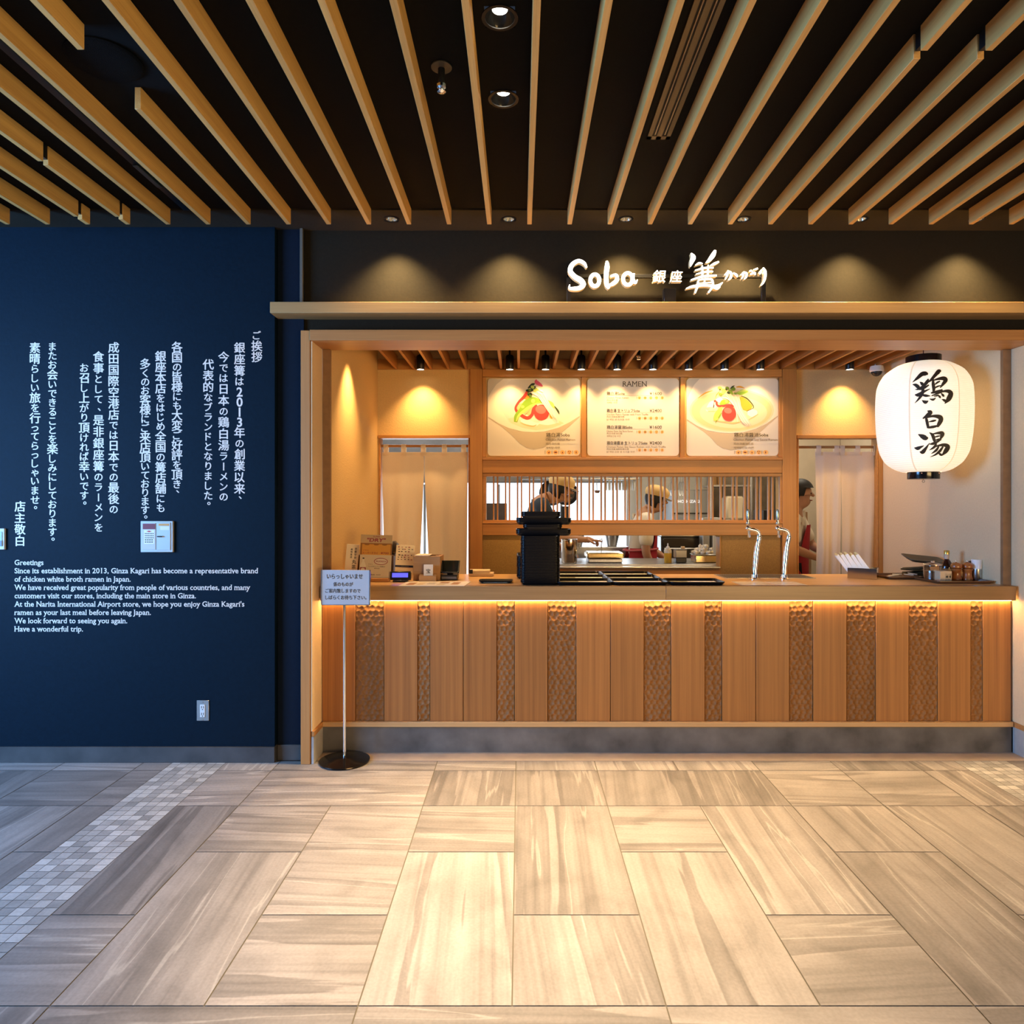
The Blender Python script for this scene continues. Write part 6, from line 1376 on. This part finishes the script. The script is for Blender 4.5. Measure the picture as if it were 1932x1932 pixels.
    for nm in 'rl': T[nm+'h'] = up(nm+'_hip', .016); T[nm+'k'] = up(nm+'_knee', .016); T[nm+'a'] = J[nm+'_ankle'][:2]+(.11, .055); Et += [('pelvis', nm+'h'), (nm+'h', nm+'k'), (nm+'k', nm+'a')]
    skinmesh('trousers', T, Et, 'pelvis', trous, t)
    b = B()                                           # apron: skirt wrapped round the hips, bib in front, waist tie
    vs = []; fs = []; n = 20
    for j, (z, rr) in enumerate(((.50, .20), (.70, .185), (.90, .172), (1.06, .158))):
        for i in range(n+1):
            a = -2.45+4.9*i/n; vs.append((lx(z)+rr*math.cos(a), rr*1.08*math.sin(a), z))
    for j in range(3):
        for i in range(n): a = j*(n+1)+i; fs.append((a, a+1, a+n+2, a+n+1))
    b.add(vs, fs); vs = []; fs = []
    for z, wd, dx in ((1.06, .9, .160), (1.18, .75, .150), (1.30, .55, .142)):
        for i in range(7): a = -wd+2*wd*i/6; vs.append((lx(z)+dx*math.cos(a)*1.0, .168*math.sin(a), z))
    for j in range(2):
        for i in range(6): a = j*7+i; fs.append((a, a+1, a+8, a+7))
    b.add(vs, fs); b.obj('apron', apron_r, t)
    b = B(); b.tube([(lx(1.04)+.166*math.cos(a), .178*math.sin(a), 1.045+.01*math.cos(a)) for a in [2*PI*i/28 for i in range(28)]], .010, 8, True); b.obj('waist_tie', mat('pink tie', (.55, .12, .13), .7) if 'pink tie' not in bpy.data.materials else bpy.data.materials['pink tie'], t)
    b = B(); b.ball((hx-.012, 0, hz+.024), (.112, .106, .114), 32, 20)
    b.v = [(x, y, max(z, hz-.085 if x < hx-.02 else (hz-.02 if x < hx+.03 else hz+.055))) for x, y, z in b.v]; b.obj('hair', hairm, t)
    b = B()
    for s in (-1, 1): b.ball((hx+.079, s*.033, hz+.004), (.006, .011, .006), 10, 6)
    b.obj('eyes', mat('eye', (.02, .015, .012), .2) if 'eye' not in bpy.data.materials else bpy.data.materials['eye'], t)
    b = B(); b.ball((hx+.076, 0, hz-.058), (.012, .024, .006), 10, 6); b.obj('mouth', mat('lips', (.36, .12, .09), .5) if 'lips' not in bpy.data.materials else bpy.data.materials['lips'], t)
    if cap:
        c_ = Vector((hx-.008, 0, hz+.048)); M = Matrix.Rotation(math.radians(14), 4, 'Y'); b = B()
        b.lathe([(.110, 0), (.121, .03), (.116, .065), (.085, .095), (.04, .108), (0, .110)], tuple(c_), 28, M, cap=False); cp = b.obj('cap', capm, t)
        b = B(); vs = []; fs = []
        for i in range(13):
            a = -1.15+2.3*i/12
            for r in (.108, .108+.062*math.cos(a*.9)): vs.append(M @ Vector((r*math.cos(a), r*math.sin(a), .006-(r-.108)*.25))+c_)
        for i in range(12): fs.append((2*i, 2*i+1, 2*i+3, 2*i+2))
        k = len(vs); vs += [v+Vector((0, 0, -.004)) for v in vs]; fs += [tuple(j+k for j in f[::-1]) for f in fs]; b.add(vs, fs); b.obj('brim', capm, cp)
    return t
p1 = person('person in tan cap and dark shirt pointing right, partly hidden by the tray stack', (PX(1005, 6.7), 6.75, 0), 0, ((.20, -.23, 1.06), (.44, -.21, 1.045), True), ((.12, .26, 1.02), (.30, .16, .94), False), shirt_d, .08, headtilt=.03, stoop=(.10, -.11), scale=1.1)
p2 = person('person in tan cap, white shirt and red apron working behind the hatch', (PX(1206, 6.75), 6.75, 0), 0, ((.02, -.24, 1.03), (.09, -.22, .86), False), ((.14, .24, 1.05), (.30, .12, .93), False), shirt_w, .05, headtilt=.04, stoop=(.05, -.06))
p3 = person('person in white shirt and red apron half hidden by the right doorway post', (PX(1487, 6.2), 6.2, 0), -.5, ((.08, -.26, 1.10), (.26, -.20, 1.02), False), ((.18, .20, 1.10), (.33, .05, 1.05), False), shirt_w, .06, cap=False)

y = 7.35; o = B().lathe([(0, 0), (.036, 0), (.044, .2), (.046, PZ(955, y)-1.042), (0, PZ(955, y)-1.0415)], (PX(1065, y), y, 1.0405), 20, cap=False).obj('dark_canister', kdark); tag(o, 'tall dark canister standing below the right frying pan', 'canister')
